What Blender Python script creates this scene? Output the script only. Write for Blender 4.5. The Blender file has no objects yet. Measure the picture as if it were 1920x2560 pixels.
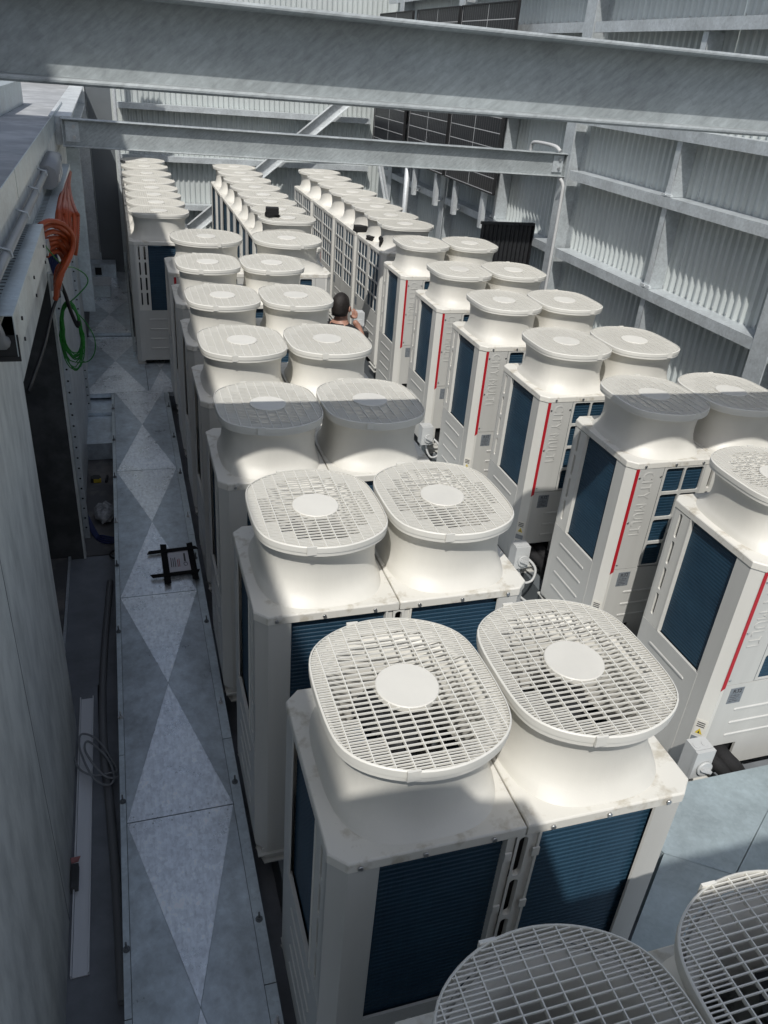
import bpy, math, random
from mathutils import Vector, Matrix
random.seed(7)
SC = bpy.context.scene
COL = SC.collection
R = math.radians

# ------------------------------------------------------------------ camera
cam = bpy.data.cameras.new('camera'); camo = bpy.data.objects.new('camera', cam); COL.objects.link(camo)
YAW, PIT, ROL = R(19.4477), R(29.3396), R(5.0358)
fw = Vector((math.sin(YAW)*math.cos(PIT), math.cos(YAW)*math.cos(PIT), -math.sin(PIT)))
rt = Vector((math.cos(YAW), -math.sin(YAW), 0)); up = rt.cross(fw)
rt2 = rt*math.cos(ROL) + up*math.sin(ROL); up2 = -rt*math.sin(ROL) + up*math.cos(ROL)
m = Matrix((rt2, up2, -fw)).transposed().to_4x4(); m.translation = Vector((-.4266, -1.3838, 3.4257))
camo.matrix_world = m
cam.sensor_fit = 'VERTICAL'; cam.sensor_height = 36; cam.lens = 36*1975.7/2560
cam.clip_start = .02; cam.clip_end = 400
SC.camera = camo
SC.render.resolution_x = 768; SC.render.resolution_y = 1024

# ------------------------------------------------------------------ sky, sun, exposure
w = bpy.data.worlds.new('World'); SC.world = w; w.use_nodes = True
nt = w.node_tree; bg = nt.nodes['Background']; sky = nt.nodes.new('ShaderNodeTexSky')
sky.sky_type = 'NISHITA'; sky.sun_disc = False; sky.sun_elevation = R(53); sky.sun_rotation = R(208.7)
sky.air_density = 1.0; sky.dust_density = 1.5; sky.ozone_density = 1.0
hs = nt.nodes.new('ShaderNodeHueSaturation'); hs.inputs['Saturation'].default_value = .66      # hazy, whitish summer sky
nt.links.new(sky.outputs[0], hs.inputs['Color']); nt.links.new(hs.outputs[0], bg.inputs[0]); bg.inputs[1].default_value = .132
sl = bpy.data.lights.new('sun', 'SUN'); sl.energy = 3.55; sl.angle = R(.53); sl.color = (1, .97, .92)
so = bpy.data.objects.new('sun', sl); COL.objects.link(so)
so.rotation_euler = Vector((.36, .658, -1)).to_track_quat('-Z', 'Y').to_euler(); so.location = (0, 0, 12)
SC.view_settings.view_transform = 'Standard'; SC.view_settings.look = 'None'
SC.view_settings.gamma = 1; SC.view_settings.exposure = 0.0
SC.view_settings.use_curve_mapping = False

# ------------------------------------------------------------------ materials
MATS = {}
def mat(name, col, rough=.5, metal=0., var=0., vscale=8., bump=0., bscale=60., stretch=(1, 1, 1), rot=(0, 0, 0),
        col2=None, spec=.5, rvar=0., coat=0., c2lo=.45, c2hi=.62, orand=0.):
    if name in MATS: return MATS[name]
    M = bpy.data.materials.new(name); M.use_nodes = True; t = M.node_tree; N = t.nodes; L = t.links
    b = N['Principled BSDF']; b.inputs['Roughness'].default_value = rough; b.inputs['Metallic'].default_value = metal
    b.inputs['Specular IOR Level'].default_value = spec
    if coat: b.inputs['Coat Weight'].default_value = coat
    b.inputs['Base Color'].default_value = (*col, 1)
    if var or bump or col2 or rvar:
        tc = N.new('ShaderNodeTexCoord'); mp = N.new('ShaderNodeMapping'); mp.inputs['Scale'].default_value = stretch
        mp.inputs['Rotation'].default_value = rot
        L.new(tc.outputs['Object'], mp.inputs['Vector'])
        nz = N.new('ShaderNodeTexNoise'); nz.inputs['Scale'].default_value = vscale; nz.inputs['Detail'].default_value = 7
        nz.inputs['Roughness'].default_value = .62
        L.new(mp.outputs[0], nz.inputs['Vector'])
        cr = N.new('ShaderNodeValToRGB')
        c2 = col2 or tuple(max(0, c*(1-var)) for c in col)
        cr.color_ramp.elements[0].position = c2lo if col2 else .3; cr.color_ramp.elements[1].position = c2hi if col2 else .7
        cr.color_ramp.elements[0].color = (*c2, 1); cr.color_ramp.elements[1].color = (*[min(1, c*(1+var*.5)) for c in col], 1)
        L.new(nz.outputs[0], cr.inputs[0]); L.new(cr.outputs[0], b.inputs['Base Color'])
        if orand:                                   # every piece a touch lighter or darker than its neighbour
            oi = N.new('ShaderNodeObjectInfo'); mo = N.new('ShaderNodeMapRange'); mo.inputs[3].default_value = 1-orand; mo.inputs[4].default_value = 1+orand*.5
            L.new(oi.outputs['Random'], mo.inputs[0]); vm = N.new('ShaderNodeVectorMath'); vm.operation = 'SCALE'
            L.new(cr.outputs[0], vm.inputs[0]); L.new(mo.outputs[0], vm.inputs['Scale']); L.new(vm.outputs[0], b.inputs['Base Color'])
        if rvar:
            mr = N.new('ShaderNodeMapRange'); mr.inputs[3].default_value = rough-rvar; mr.inputs[4].default_value = rough+rvar
            L.new(nz.outputs[0], mr.inputs[0]); L.new(mr.outputs[0], b.inputs['Roughness'])
        if bump:
            n2 = N.new('ShaderNodeTexNoise'); n2.inputs['Scale'].default_value = bscale; n2.inputs['Detail'].default_value = 4
            L.new(mp.outputs[0], n2.inputs['Vector'])
            bp = N.new('ShaderNodeBump'); bp.inputs['Strength'].default_value = bump; bp.inputs['Distance'].default_value = .01
            L.new(n2.outputs[0], bp.inputs['Height']); L.new(bp.outputs[0], b.inputs['Normal'])
    MATS[name] = M
    return M

def galv(name, col, rough=.42, metal=.45, streak=None, spangle=.16, rot=(0, 0, 0)):
    """zinc coating: spangle cells, cloudy patches and rub streaks"""
    M = bpy.data.materials.new(name); M.use_nodes = True; t = M.node_tree; N = t.nodes; L = t.links
    b = N['Principled BSDF']; b.inputs['Metallic'].default_value = metal
    tc = N.new('ShaderNodeTexCoord')
    vo = N.new('ShaderNodeTexVoronoi'); vo.inputs['Scale'].default_value = 55; L.new(tc.outputs['Object'], vo.inputs['Vector'])
    nz = N.new('ShaderNodeTexNoise'); nz.inputs['Scale'].default_value = 3.2; nz.inputs['Detail'].default_value = 9; nz.inputs['Roughness'].default_value = .68
    L.new(tc.outputs['Object'], nz.inputs['Vector'])
    m0 = N.new('ShaderNodeMapping'); m0.inputs['Rotation'].default_value = rot; L.new(tc.outputs['Object'], m0.inputs['Vector'])
    mp = N.new('ShaderNodeMapping'); mp.inputs['Scale'].default_value = streak or (2, 2, 2)
    L.new(m0.outputs[0], mp.inputs['Vector'])
    st = N.new('ShaderNodeTexNoise'); st.inputs['Scale'].default_value = 9; st.inputs['Detail'].default_value = 8; st.inputs['Roughness'].default_value = .65
    L.new(mp.outputs[0], st.inputs['Vector'])
    sep = N.new('ShaderNodeSeparateColor'); L.new(vo.outputs['Color'], sep.inputs[0])
    def rng(src, lo, hi, a=.25, z=.75):
        r = N.new('ShaderNodeMapRange'); r.inputs[1].default_value = a; r.inputs[2].default_value = z
        r.inputs[3].default_value = lo; r.inputs[4].default_value = hi; L.new(src, r.inputs[0]); return r.outputs[0]
    def mul(a, c):
        q = N.new('ShaderNodeMath'); q.operation = 'MULTIPLY'; L.new(a, q.inputs[0]); L.new(c, q.inputs[1]); return q.outputs[0]
    k = mul(mul(rng(sep.outputs[0], 1-spangle, 1+spangle, 0, 1), rng(nz.outputs[0], .74, 1.2)), rng(st.outputs[0], .72 if streak else .9, 1.2 if streak else 1.06))
    mx = N.new('ShaderNodeVectorMath'); mx.operation = 'SCALE'; mx.inputs[0].default_value = col; L.new(k, mx.inputs['Scale'])
    L.new(mx.outputs[0], b.inputs['Base Color'])
    L.new(rng(nz.outputs[0], rough-.1, rough+.12), b.inputs['Roughness'])
    bp = N.new('ShaderNodeBump'); bp.inputs['Strength'].default_value = .12; bp.inputs['Distance'].default_value = .004
    L.new(st.outputs[0], bp.inputs['Height']); L.new(bp.outputs[0], b.inputs['Normal'])
    MATS[name] = M
    return M

CREAM = mat('cream_plastic', (.69, .672, .615), .48, var=.07, vscale=4, rvar=.08, bump=.03, bscale=200, stretch=(1, 1, .35), orand=.05)
GUARD = mat('cream_guard_plastic', (.70, .685, .63), .45, var=.04, vscale=6, orand=.05)
COVER = mat('cream_cover_dusty', (.69, .672, .615), .46, col2=(.50, .465, .39), vscale=13, c2lo=.33, c2hi=.47, orand=.04, bump=.02, bscale=250)
CAB = mat('cabinet_paint', (.55, .548, .52), .42, var=.09, vscale=5, stretch=(1, 1, .12), orand=.06)
CABL = mat('cabinet_paint_light', (.66, .65, .605), .42, var=.07, vscale=5, stretch=(1, 1, .12), orand=.05)
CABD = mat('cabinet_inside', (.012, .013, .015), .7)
RED = mat('red_stripe', (.42, .012, .022), .4)
BLACKP = mat('black_plastic', (.012, .012, .013), .55)
FOAM = mat('black_foam', (.010, .010, .011), .85, bump=.3, bscale=90)
FANM = mat('fan_grey', (.018, .019, .021), .45)
STEELS = mat('screw_steel', (.55, .55, .55), .3, metal=.9)
def coil_mat():
    M = bpy.data.materials.new('coil_blue'); M.use_nodes = True; t = M.node_tree; N = t.nodes; L = t.links; b = N['Principled BSDF']
    b.inputs['Roughness'].default_value = .5; b.inputs['Metallic'].default_value = .15
    tc = N.new('ShaderNodeTexCoord'); nz = N.new('ShaderNodeTexNoise'); nz.inputs['Scale'].default_value = 4; nz.inputs['Detail'].default_value = 5
    mp = N.new('ShaderNodeMapping'); mp.inputs['Scale'].default_value = (220, 220, 6); L.new(tc.outputs['Object'], mp.inputs[0])
    n2 = N.new('ShaderNodeTexNoise'); n2.inputs['Scale'].default_value = 1; n2.inputs['Detail'].default_value = 3; L.new(mp.outputs[0], n2.inputs['Vector'])
    L.new(tc.outputs['Object'], nz.inputs['Vector'])
    cr = N.new('ShaderNodeValToRGB'); cr.color_ramp.elements[0].color = (.006, .028, .054, 1); cr.color_ramp.elements[1].color = (.023, .070, .116, 1)
    cr.color_ramp.elements[0].position = .3; cr.color_ramp.elements[1].position = .75
    ad = N.new('ShaderNodeMath'); ad.operation = 'MULTIPLY_ADD'; ad.inputs[1].default_value = .5; L.new(n2.outputs[0], ad.inputs[0])
    hf = N.new('ShaderNodeMath'); hf.operation = 'MULTIPLY'; hf.inputs[1].default_value = .5; L.new(nz.outputs[0], hf.inputs[0])
    L.new(hf.outputs[0], ad.inputs[2]); L.new(ad.outputs[0], cr.inputs[0]); L.new(cr.outputs[0], b.inputs['Base Color'])
    MATS['coil_blue'] = M; return M
COIL = coil_mat()
GALV = galv('galvanised_steel', (.53, .565, .58), metal=.30, spangle=.08)
GALVB = galv('galvanised_beam', (.38, .41, .415), rough=.5, metal=.25, streak=(1.6, 1, 7), rot=(0, R(38), 0), spangle=.05)
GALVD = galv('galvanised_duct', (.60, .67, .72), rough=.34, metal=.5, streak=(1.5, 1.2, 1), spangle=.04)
GALVE = galv('galvanised_duct_painted_sheen', (.86, .91, .95), rough=.30, metal=.5, streak=(5, 1.6, 1), spangle=.10)  # paler copy of the duct zinc: reflected sheen painted into the colour
GALVS = galv('galvanised_sheet', (.54, .60, .62), rough=.36, metal=.5, spangle=.07)
GALVF = galv('galvanised_sheet_weathered', (.37, .44, .465), rough=.42, metal=.35, spangle=.05)
GALVL = galv('galvanised_light', (.62, .65, .66), rough=.5, metal=.3, spangle=.08)
PAINTG = mat('column_grey_paint', (.13, .145, .155), .5, var=.12, vscale=3)
CONC = mat('concrete', (.66, .68, .66), .85, col2=(.44, .46, .45), vscale=4.5, c2lo=.30, c2hi=.60, bump=.25, bscale=28, stretch=(1, 1.5, .6))
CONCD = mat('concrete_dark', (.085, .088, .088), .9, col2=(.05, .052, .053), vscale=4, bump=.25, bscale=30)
SLABM = mat('roof_coating', (.42, .43, .44), .8, col2=(.30, .31, .32), vscale=3, bump=.1, bscale=30)
MEMB = mat('grey_membrane', (.20, .215, .235), .55, var=.25, vscale=5, bump=.1, bscale=40)
FLOORC = mat('floor_dusty', (.19, .175, .16), .85, col2=(.10, .10, .10), vscale=3.5, bump=.15, bscale=40)
CLAD = mat('cladding_zincalume', (.55, .585, .575), .45, metal=.15, var=.10, vscale=2.5, stretch=(1, 1, .2), orand=.06)
ALU = mat('aluminium', (.80, .81, .82), .40, metal=.4, var=.06, vscale=20, stretch=(1, .05, 1))
PIPEG = mat('grey_pvc', (.25, .26, .27), .4)
PIPED = mat('grey_hose', (.17, .175, .18), .5)
PVCW = mat('white_pvc', (.50, .505, .50), .4)
ISO = mat('isolator_plastic', (.48, .49, .485), .4)
ORANGE = mat('orange_conduit', (.36, .062, .016), .45, var=.2, vscale=12)
GREENW = mat('green_wire', (.02, .20, .025), .45)
BLUEW = mat('blue_wire', (.012, .022, .09), .5)
BLACKW = mat('black_cable', (.012, .012, .013), .5)
TAPE = mat('black_tape', (.006, .006, .007), .8, spec=.2, bump=.1, bscale=80)
PAPER = mat('paper_sleeve', (.50, .50, .54), .25, var=.06, vscale=8)
INK = mat('ink', (.05, .05, .055), .6)
INKR = mat('ink_red', (.28, .06, .07), .6)
LABG = mat('label_grey', (.13, .15, .17), .35, col2=(.20, .22, .24), vscale=60)
LABY = mat('label_yellow', (.62, .47, .04), .45)
LABW = mat('label_white', (.66, .64, .58), .45)
YEL = mat('tool_yellow', (.55, .40, .03), .5)
PLASTIC = mat('clear_plastic_wrap', (.35, .35, .35), .25, var=.5, vscale=14, bump=.8, bscale=25)
BLACKS = mat('black_screen', (.016, .017, .019), .5)
SKIN = mat('skin', (.36, .19, .135), .5, var=.08, vscale=12)
HAIR = mat('hair', (.012, .008, .006), .6, bump=.6, bscale=140, var=.3, vscale=60)
SHIRT = mat('black_shirt', (.010, .010, .012), .85, bump=.15, bscale=60)
BUILD = mat('rendered_wall', (.66, .67, .66), .85, var=.1, vscale=2)

def solar_mat():
    M = bpy.data.materials.new('solar_cells'); M.use_nodes = True; t = M.node_tree; N = t.nodes; L = t.links; b = N['Principled BSDF']
    tc = N.new('ShaderNodeTexCoord'); sx = N.new('ShaderNodeSeparateXYZ'); L.new(tc.outputs['Object'], sx.inputs[0])
    def line(src, pitch, wd, off=0.):
        a = N.new('ShaderNodeMath'); a.operation = 'ADD'; a.inputs[1].default_value = off+100*pitch; L.new(src, a.inputs[0])
        q = N.new('ShaderNodeMath'); q.operation = 'MODULO'; q.inputs[1].default_value = pitch; L.new(a.outputs[0], q.inputs[0])
        c = N.new('ShaderNodeMath'); c.operation = 'LESS_THAN'; c.inputs[1].default_value = wd; L.new(q.outputs[0], c.inputs[0]); return c.outputs[0]
    def mx(a, c):
        q = N.new('ShaderNodeMath'); q.operation = 'MAXIMUM'; L.new(a, q.inputs[0]); L.new(c, q.inputs[1]); return q.outputs[0]
    big = mx(line(sx.outputs[0], .8686, .016), line(sx.outputs[2], .1747, .009))
    fine = line(sx.outputs[0], .0724, .005)
    m1 = N.new('ShaderNodeMix'); m1.data_type = 'RGBA'; m1.inputs[6].default_value = (.006, .006, .009, 1); m1.inputs[7].default_value = (.16, .16, .17, 1)
    L.new(fine, m1.inputs[0])
    m2 = N.new('ShaderNodeMix'); m2.data_type = 'RGBA'; m2.inputs[7].default_value = (.48, .48, .48, 1); L.new(m1.outputs[2], m2.inputs[6]); L.new(big, m2.inputs[0])
    L.new(m2.outputs[2], b.inputs['Base Color']); b.inputs['Roughness'].default_value = .3; b.inputs['Specular IOR Level'].default_value = .2
    MATS['solar'] = M; return M
SOLAR = solar_mat()

# ------------------------------------------------------------------ mesh helpers
class MB:
    def __init__(s): s.v = []; s.f = []; s.sm = []
    def add(s, vs, fs, smooth=False):
        o = len(s.v); s.v += [tuple(p) for p in vs]; s.f += [tuple(i+o for i in f) for f in fs]; s.sm += [smooth]*len(fs); return s
    def box(s, x0, x1, y0, y1, z0, z1):
        return s.add([(x0,y0,z0),(x1,y0,z0),(x1,y1,z0),(x0,y1,z0),(x0,y0,z1),(x1,y0,z1),(x1,y1,z1),(x0,y1,z1)],
                     [(0,3,2,1),(4,5,6,7),(0,1,5,4),(1,2,6,5),(2,3,7,6),(3,0,4,7)])
    def obox(s, c, ux, uy, uz):            # oriented box: centre + half vectors
        c = Vector(c); ux = Vector(ux); uy = Vector(uy); uz = Vector(uz)
        q = [c+a*ux+b*uy+d*uz for d in (-1,1) for a,b in ((-1,-1),(1,-1),(1,1),(-1,1))]
        return s.add(q, [(0,3,2,1),(4,5,6,7),(0,1,5,4),(1,2,6,5),(2,3,7,6),(3,0,4,7)])
    def prism(s, poly, z0, z1):
        n = len(poly)
        return s.add([(x,y,z0) for x,y in poly]+[(x,y,z1) for x,y in poly],
                     [tuple(range(n-1,-1,-1)), tuple(range(n,2*n))]+[(i,(i+1)%n,n+(i+1)%n,n+i) for i in range(n)])
    def rings(s, rs, cap0=False, cap1=False, smooth=True, closed=False):
        n = len(rs[0]); vs = [p for r in rs for p in r]; fs = []
        for k in range(len(rs)-1+(1 if closed else 0)):
            a = k*n; b = ((k+1) % len(rs))*n
            fs += [(a+i, a+(i+1)%n, b+(i+1)%n, b+i) for i in range(n)]
        o = len(s.v); s.add(vs, fs, smooth)
        if cap0: s.f.append(tuple(o+i for i in range(n-1,-1,-1))); s.sm.append(False)
        if cap1: s.f.append(tuple(o+(len(rs)-1)*n+i for i in range(n))); s.sm.append(False)
        return s
    def tube(s, path, r, n=8, caps=True):
        path = [Vector(p) for p in path]; rs = []; prev = None
        for i, p in enumerate(path):
            t = (path[min(i+1, len(path)-1)]-path[max(i-1, 0)]).normalized()
            if prev is None:
                a = t.cross(Vector((0,0,1)));  a = a if a.length > .05 else t.cross(Vector((1,0,0)))
            else: a = prev - t*prev.dot(t)
            a.normalize(); b = t.cross(a); prev = a
            rr = r[i] if isinstance(r, (list, tuple)) else r
            rs.append([p+rr*(math.cos(2*math.pi*j/n)*a+math.sin(2*math.pi*j/n)*b) for j in range(n)])
        return s.rings(rs, caps, caps)
    def cyl(s, c, axis, r, h, n=16, r2=None):
        c = Vector(c); a = Vector(axis).normalized()
        return s.tube([c, c+a*h], [r, r if r2 is None else r2], n)
    def mesh(s, name, *mats):
        me = bpy.data.meshes.new(name); me.from_pydata(s.v, [], s.f)
        me.polygons.foreach_set('use_smooth', s.sm)
        for q in mats: me.materials.append(q)
        me.update(); return me
def obj(name, me, parent=None, mat_=None, loc=None, rot=None):
    if isinstance(me, MB): me = me.mesh(name, mat_)
    o = bpy.data.objects.new(name, me); COL.objects.link(o)
    if parent: o.parent = parent
    if loc: o.location = loc
    if rot: o.rotation_euler = rot
    return o
def tag(o, label, cat, group=None):
    o['label'] = label; o['category'] = cat
    if group: o['group'] = group
    return o
def thing(name, label, cat, loc=(0,0,0), rz=0, group=None):
    o = bpy.data.objects.new(name, None); COL.objects.link(o); o.location = loc; o.rotation_euler = (0,0,rz); o.empty_display_size = .2
    return tag(o, label, cat, group)
def struct(name, mb, m_, **k):
    o = obj(name, mb, None, m_, **k); o['kind'] = 'structure'; return o
def bez(pts, n=8):
    """Catmull-Rom through pts"""
    P = [Vector(p) for p in pts]; P = [P[0]*2-P[1]]+P+[P[-1]*2-P[-2]]; out = []
    for i in range(1, len(P)-2):
        for k in range(n):
            t = k/n; a,b,c,d = P[i-1:i+3]
            out.append(.5*((2*b)+(c-a)*t+(2*a-5*b+4*c-d)*t*t+(3*b-a-3*c+d)*t**3))
    out.append(P[-2]); return out
def text_mesh(txt, size, depth, name, space=1.0):
    cu = bpy.data.curves.new(name, 'FONT'); cu.body = txt; cu.size = size; cu.extrude = depth; cu.align_x = 'CENTER'; cu.align_y = 'CENTER'
    cu.space_character = space; cu.resolution_u = 3
    o = bpy.data.objects.new(name, cu); COL.objects.link(o)
    dg = bpy.context.evaluated_depsgraph_get(); me = bpy.data.meshes.new_from_object(o.evaluated_get(dg))
    bpy.data.objects.remove(o); bpy.data.curves.remove(cu); me.name = name; return me
def xform(me, M):
    me.transform(M); return me

# ================================================================== THE SETTING
FZ = -.35
struct('roof_floor', MB().box(-6, 6, -6, 17, FZ-.25, FZ), MEMB)
struct('ground', MB().box(-160, 160, -160, 160, -9.2, -9), mat('ground_asphalt', (.06, .062, .065), .9, var=.2, vscale=.3))

RK = .934                                          # depth of the right wall
def ry(y): return -1.384+(y+1.384)*RK
def rz_(z): return 3.4257-(3.4257-z)*RK
def rx(x): return -.4266+(x+.4266)*RK
# ---- corrugated cladding walls
def corrug(length, h, pitch=.094, amp=.013):
    n = int(round(length/pitch)); b = MB(); prof = []
    for i in range(n):
        x = i*pitch
        prof += [(x, 0), (x+.18*pitch, 0), (x+.40*pitch, amp*2), (x+.62*pitch, amp*2), (x+.84*pitch, 0)]
    prof.append((n*pitch, 0)); k = len(prof)
    b.add([(x, -y, 0) for x, y in prof]+[(x, -y, h) for x, y in prof], [(i, i+1, k+i+1, k+i) for i in range(k-1)])
    return b, n*pitch
sheet_b, sheet_l = corrug(.7525, 6.6)
SHEET = sheet_b.mesh('cladding_sheet', CLAD)
wallr = thing('clad_wall', 'long corrugated metal wall with horizontal girts behind the right-hand row of condensers', 'wall', (rx(4.985), 0, FZ))
# right wall: sheet runs along y, ribs face -x
for i in range(22):
    y = 16.4 - i*sheet_l
    obj('cladding_sheet', SHEET, wallr, loc=(0+(i % 2)*.003, y, -.2), rot=(0, 0, R(-90)))
wallb = thing('clad_wall', 'corrugated metal end wall behind the far ends of the three far rows', 'wall', (0, 15.05, FZ))
for i in range(11):
    obj('cladding_sheet', SHEET, wallb, loc=(-3.2+i*sheet_l, (i % 2)*.003, -.2))
scr = MB()
for zz in (rz_(1.615), rz_(2.515), rz_(4.03)):
    for i in range(4): scr.cyl((.052+i*.188, -.028, zz+.03-FZ+.2), (0, -1, 0), .009, .006, 6)
SCR = scr.mesh('fixing_screws', STEELS)
for sh in [o for o in wallr.children if o.name.startswith('cladding_sheet')]:
    q = obj('fixing_screws', SCR, sh); q['kind'] = 'stuff'
def girt_mesh(l, axis):
    b = MB()                                      # lipped channel lying flat: top plate, front lip, return
    if axis == 'y':
        b.box(0, .205, 0, l, -.006, 0); b.box(0, .006, 0, l, -.095, -.006); b.box(.006, .03, 0, l, -.095, -.089)
    else:
        b.box(0, l, 0, .205, -.006, 0); b.box(0, l, 0, .006, -.095, -.006); b.box(0, l, .006, .03, -.095, -.089)
    return b
GY = girt_mesh(3.68*RK, 'y').mesh('girt', GALV)
for zb in (.70, 1.615, 2.515, 3.12, 4.03, 4.55, 5.40):
    for y0 in (.14, 4.05, 7.96, 11.87):
        obj('girt', GY, wallr, loc=(rx(4.755)-rx(4.985), ry(y0), rz_(zb)-FZ))
# mid-bay girt posts: channel and bolted shoe, with a pale wedge for the triangle left by shading
st = MB(); st.box(.03, .035, -.04, .04, 0, .80); st.box(.03, .20, -.04, -.034, 0, .80); st.box(.185, .19, -.034, .04, 0, .80)
STM = st.mesh('girt_post', GALV)
gs = MB(); gs.add([(.025, -.05, .02), (.025, .05, .02), (.025, .012, .40), (.025, -.03, .40), (.029, -.05, .02), (.029, .05, .02), (.029, .012, .40), (.029, -.03, .40)],
                  [(0,3,2,1),(4,5,6,7),(0,1,5,4),(1,2,6,5),(2,3,7,6),(3,0,4,7)])
gs.box(.006, .03, -.075, .075, .003, .035); gs.cyl((.006, 0, .02), (-1,0,0), .012, .012, 8)
GSM = gs.mesh('shading_wedge_shoe', GALVL)
for z0, h in ((.703, .8), (1.618, .79), (2.518, .5), (3.123, .8)):
    for yc in (1.9, 5.78, 9.75, 13.6):
        p = obj('girt_post', STM, wallr, loc=(rx(4.755)-rx(4.985), ry(yc), rz_(z0)-FZ)); p.scale = (1, 1, h*RK/.8)
        obj('shading_wedge_shoe', GSM, p)
GX = girt_mesh(4.64, 'x').mesh('girt', GALV)
for zb in (.86, 1.69, 2.53, 3.4):
    obj('girt', GX, wallb, loc=(-.31, 14.815-15.05, zb-FZ))

# ---- steel columns and beams
def ucol(name, label, x, y, z0, z1, wx=.205, wy=.205, m_=GALV, t=.012, group=None, web='x'):
    o = thing(name, label, 'column', (x, y, z0), 0, group); h = z1-z0
    b = MB()
    if web == 'x':
        b.box(-wx/2+t, wx/2-t, -t*.4, t*.4, 0, h); obj('web', b, o, m_)
        obj('flange', MB().box(-wx/2, -wx/2+t, -wy/2, wy/2, 0, h), o, m_); obj('flange', MB().box(wx/2-t, wx/2, -wy/2, wy/2, 0, h), o, m_)
    else:
        b.box(-t*.4, t*.4, -wy/2+t, wy/2-t, 0, h); obj('web', b, o, m_)
        obj('flange', MB().box(-wx/2, wx/2, -wy/2, -wy/2+t, 0, h), o, m_); obj('flange', MB().box(-wx/2, wx/2, wy/2-t, wy/2, 0, h), o, m_)
    return o
for yy, lb in ((3.95, 'galvanised column at the right photo edge beside the nearest condensers'), (7.86, 'galvanised column where the lower roof beam meets the right wall'),
               (11.77, 'galvanised column on the right wall just behind the solar panels'), (14.7, 'galvanised column in the far right corner of the plant deck')):
    ucol('steel_column', lb, rx(4.855), ry(yy), FZ, 6.3, group='columns of the right wall')
def ibeam(name, label, p0, p1, h, bw, tf, tw, m_, group=None, endplates=True):
    p0 = Vector(p0); p1 = Vector(p1); L = (p1-p0).length; d = (p1-p0)/L
    o = thing(name, label, 'beam', p0, 0, group)
    o.rotation_euler = d.to_track_quat('X', 'Z').to_euler()
    obj('web', MB().box(0, L, -tw/2, tw/2, tf, h-tf), o, m_)
    for z0 in (0, h-tf):                           # flanges with rounded-over rolled edges
        e = tf*.35; f = MB()
        sec = [(-bw/2, z0+e), (-bw/2+e, z0), (bw/2-e, z0), (bw/2, z0+e), (bw/2, z0+tf-e), (bw/2-e, z0+tf), (-bw/2+e, z0+tf), (-bw/2, z0+tf-e)]
        f.rings([[(0, y, z) for y, z in sec], [(L, y, z) for y, z in sec]], True, True, smooth=False)
        obj('flange', f, o, m_)
    if endplates:
        for x in (0, L-.012):
            ep = obj('end_plate', MB().box(x, x+.012, -bw*.42, bw*.42, tf+.002, h-tf-.002), o, m_)
    return o
b1 = ibeam('steel_beam', 'big galvanised beam crossing the top of the photo with scuffed web', (-2.0, 1.515, 3.309), (4.40, 1.20, 3.311), .244, .26, .017, .009, GALVB)
b2 = ibeam('steel_beam', 'lower galvanised beam spanning from the concrete wall to the right-hand column', (-.87, 7.32, 2.539), (4.41, 7.27, 2.49), .243, .14, .012, .008, GALVB)
for xx in (.09, 5.19):
    cl = obj('cleat', MB().box(xx-.06, xx+.06, -.02, -.006, .045, .215), b2, GALV)
    for zz in (.085, .175):
        obj('bolt', MB().cyl((xx+.015, -.02, zz), (0,-1,0), .016, .016, 6), cl, STEELS)
ibeam('steel_beam', 'short sunlit beam running along the wall top towards the far dark column', (-.885, 7.45, 2.535), (-.885, 13.1, 2.56), .25, .2, .014, .008, GALVL)
ucol('steel_column', 'dark grey column standing at the far left behind the cable tray', -.58, 13.3, FZ, 5, .36, .32, PAINTG, .03, web='y')
ucol('steel_column', 'pale galvanised column left of the dark grey one at the far left', -.88, 13.25, FZ, 5, .20, .2, GALVL, web='y')
ucol('steel_column', 'slim galvanised post at the left end of the far corrugated wall', -.34, 14.6, FZ, 5, .06, .1, GALVL, web='y')
# diagonal brace in front of the end wall
def channel(name, label, cat, p0, p1, wd, dp, t, m_, nrm=(0,-1,0), group=None):
    p0 = Vector(p0); p1 = Vector(p1); d = (p1-p0); L = d.length; d.normalize(); n = Vector(nrm); s = d.cross(n).normalized(); n = s.cross(d)
    b = MB(); c = (p0+p1)/2
    b.obox(c, d*L/2, s*wd/2, n*t/2)
    b.obox(c+s*(wd/2-t/2)+n*(dp/2+t/2), d*L/2, s*t/2, n*dp/2); b.obox(c-s*(wd/2-t/2)+n*(dp/2+t/2), d*L/2, s*t/2, n*dp/2)
    return tag(obj(name, b, None, m_), label, cat, group)
channel('diagonal_brace', 'diagonal steel brace crossing the far corrugated wall', 'brace', (4.05, 14.6, 3.05), (.35, 14.6, .05), .22, .09, .01, GALVL)
channel('diagonal_brace', 'thin pale steel brace leaning in the far right corner behind the third row', 'brace', (3.9, 12.8, 2.2), (4.2, 12.4, .7), .09, .04, .006, GALVL, nrm=(-1,-.4,0))
tag(obj('pipe_post', MB().tube([(rx(4.6), ry(13.2), FZ), (rx(4.6), ry(13.2), 2.4)], .045, 14), None, GALVL), 'round galvanised pipe post in front of the far right wall', 'post')

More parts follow.
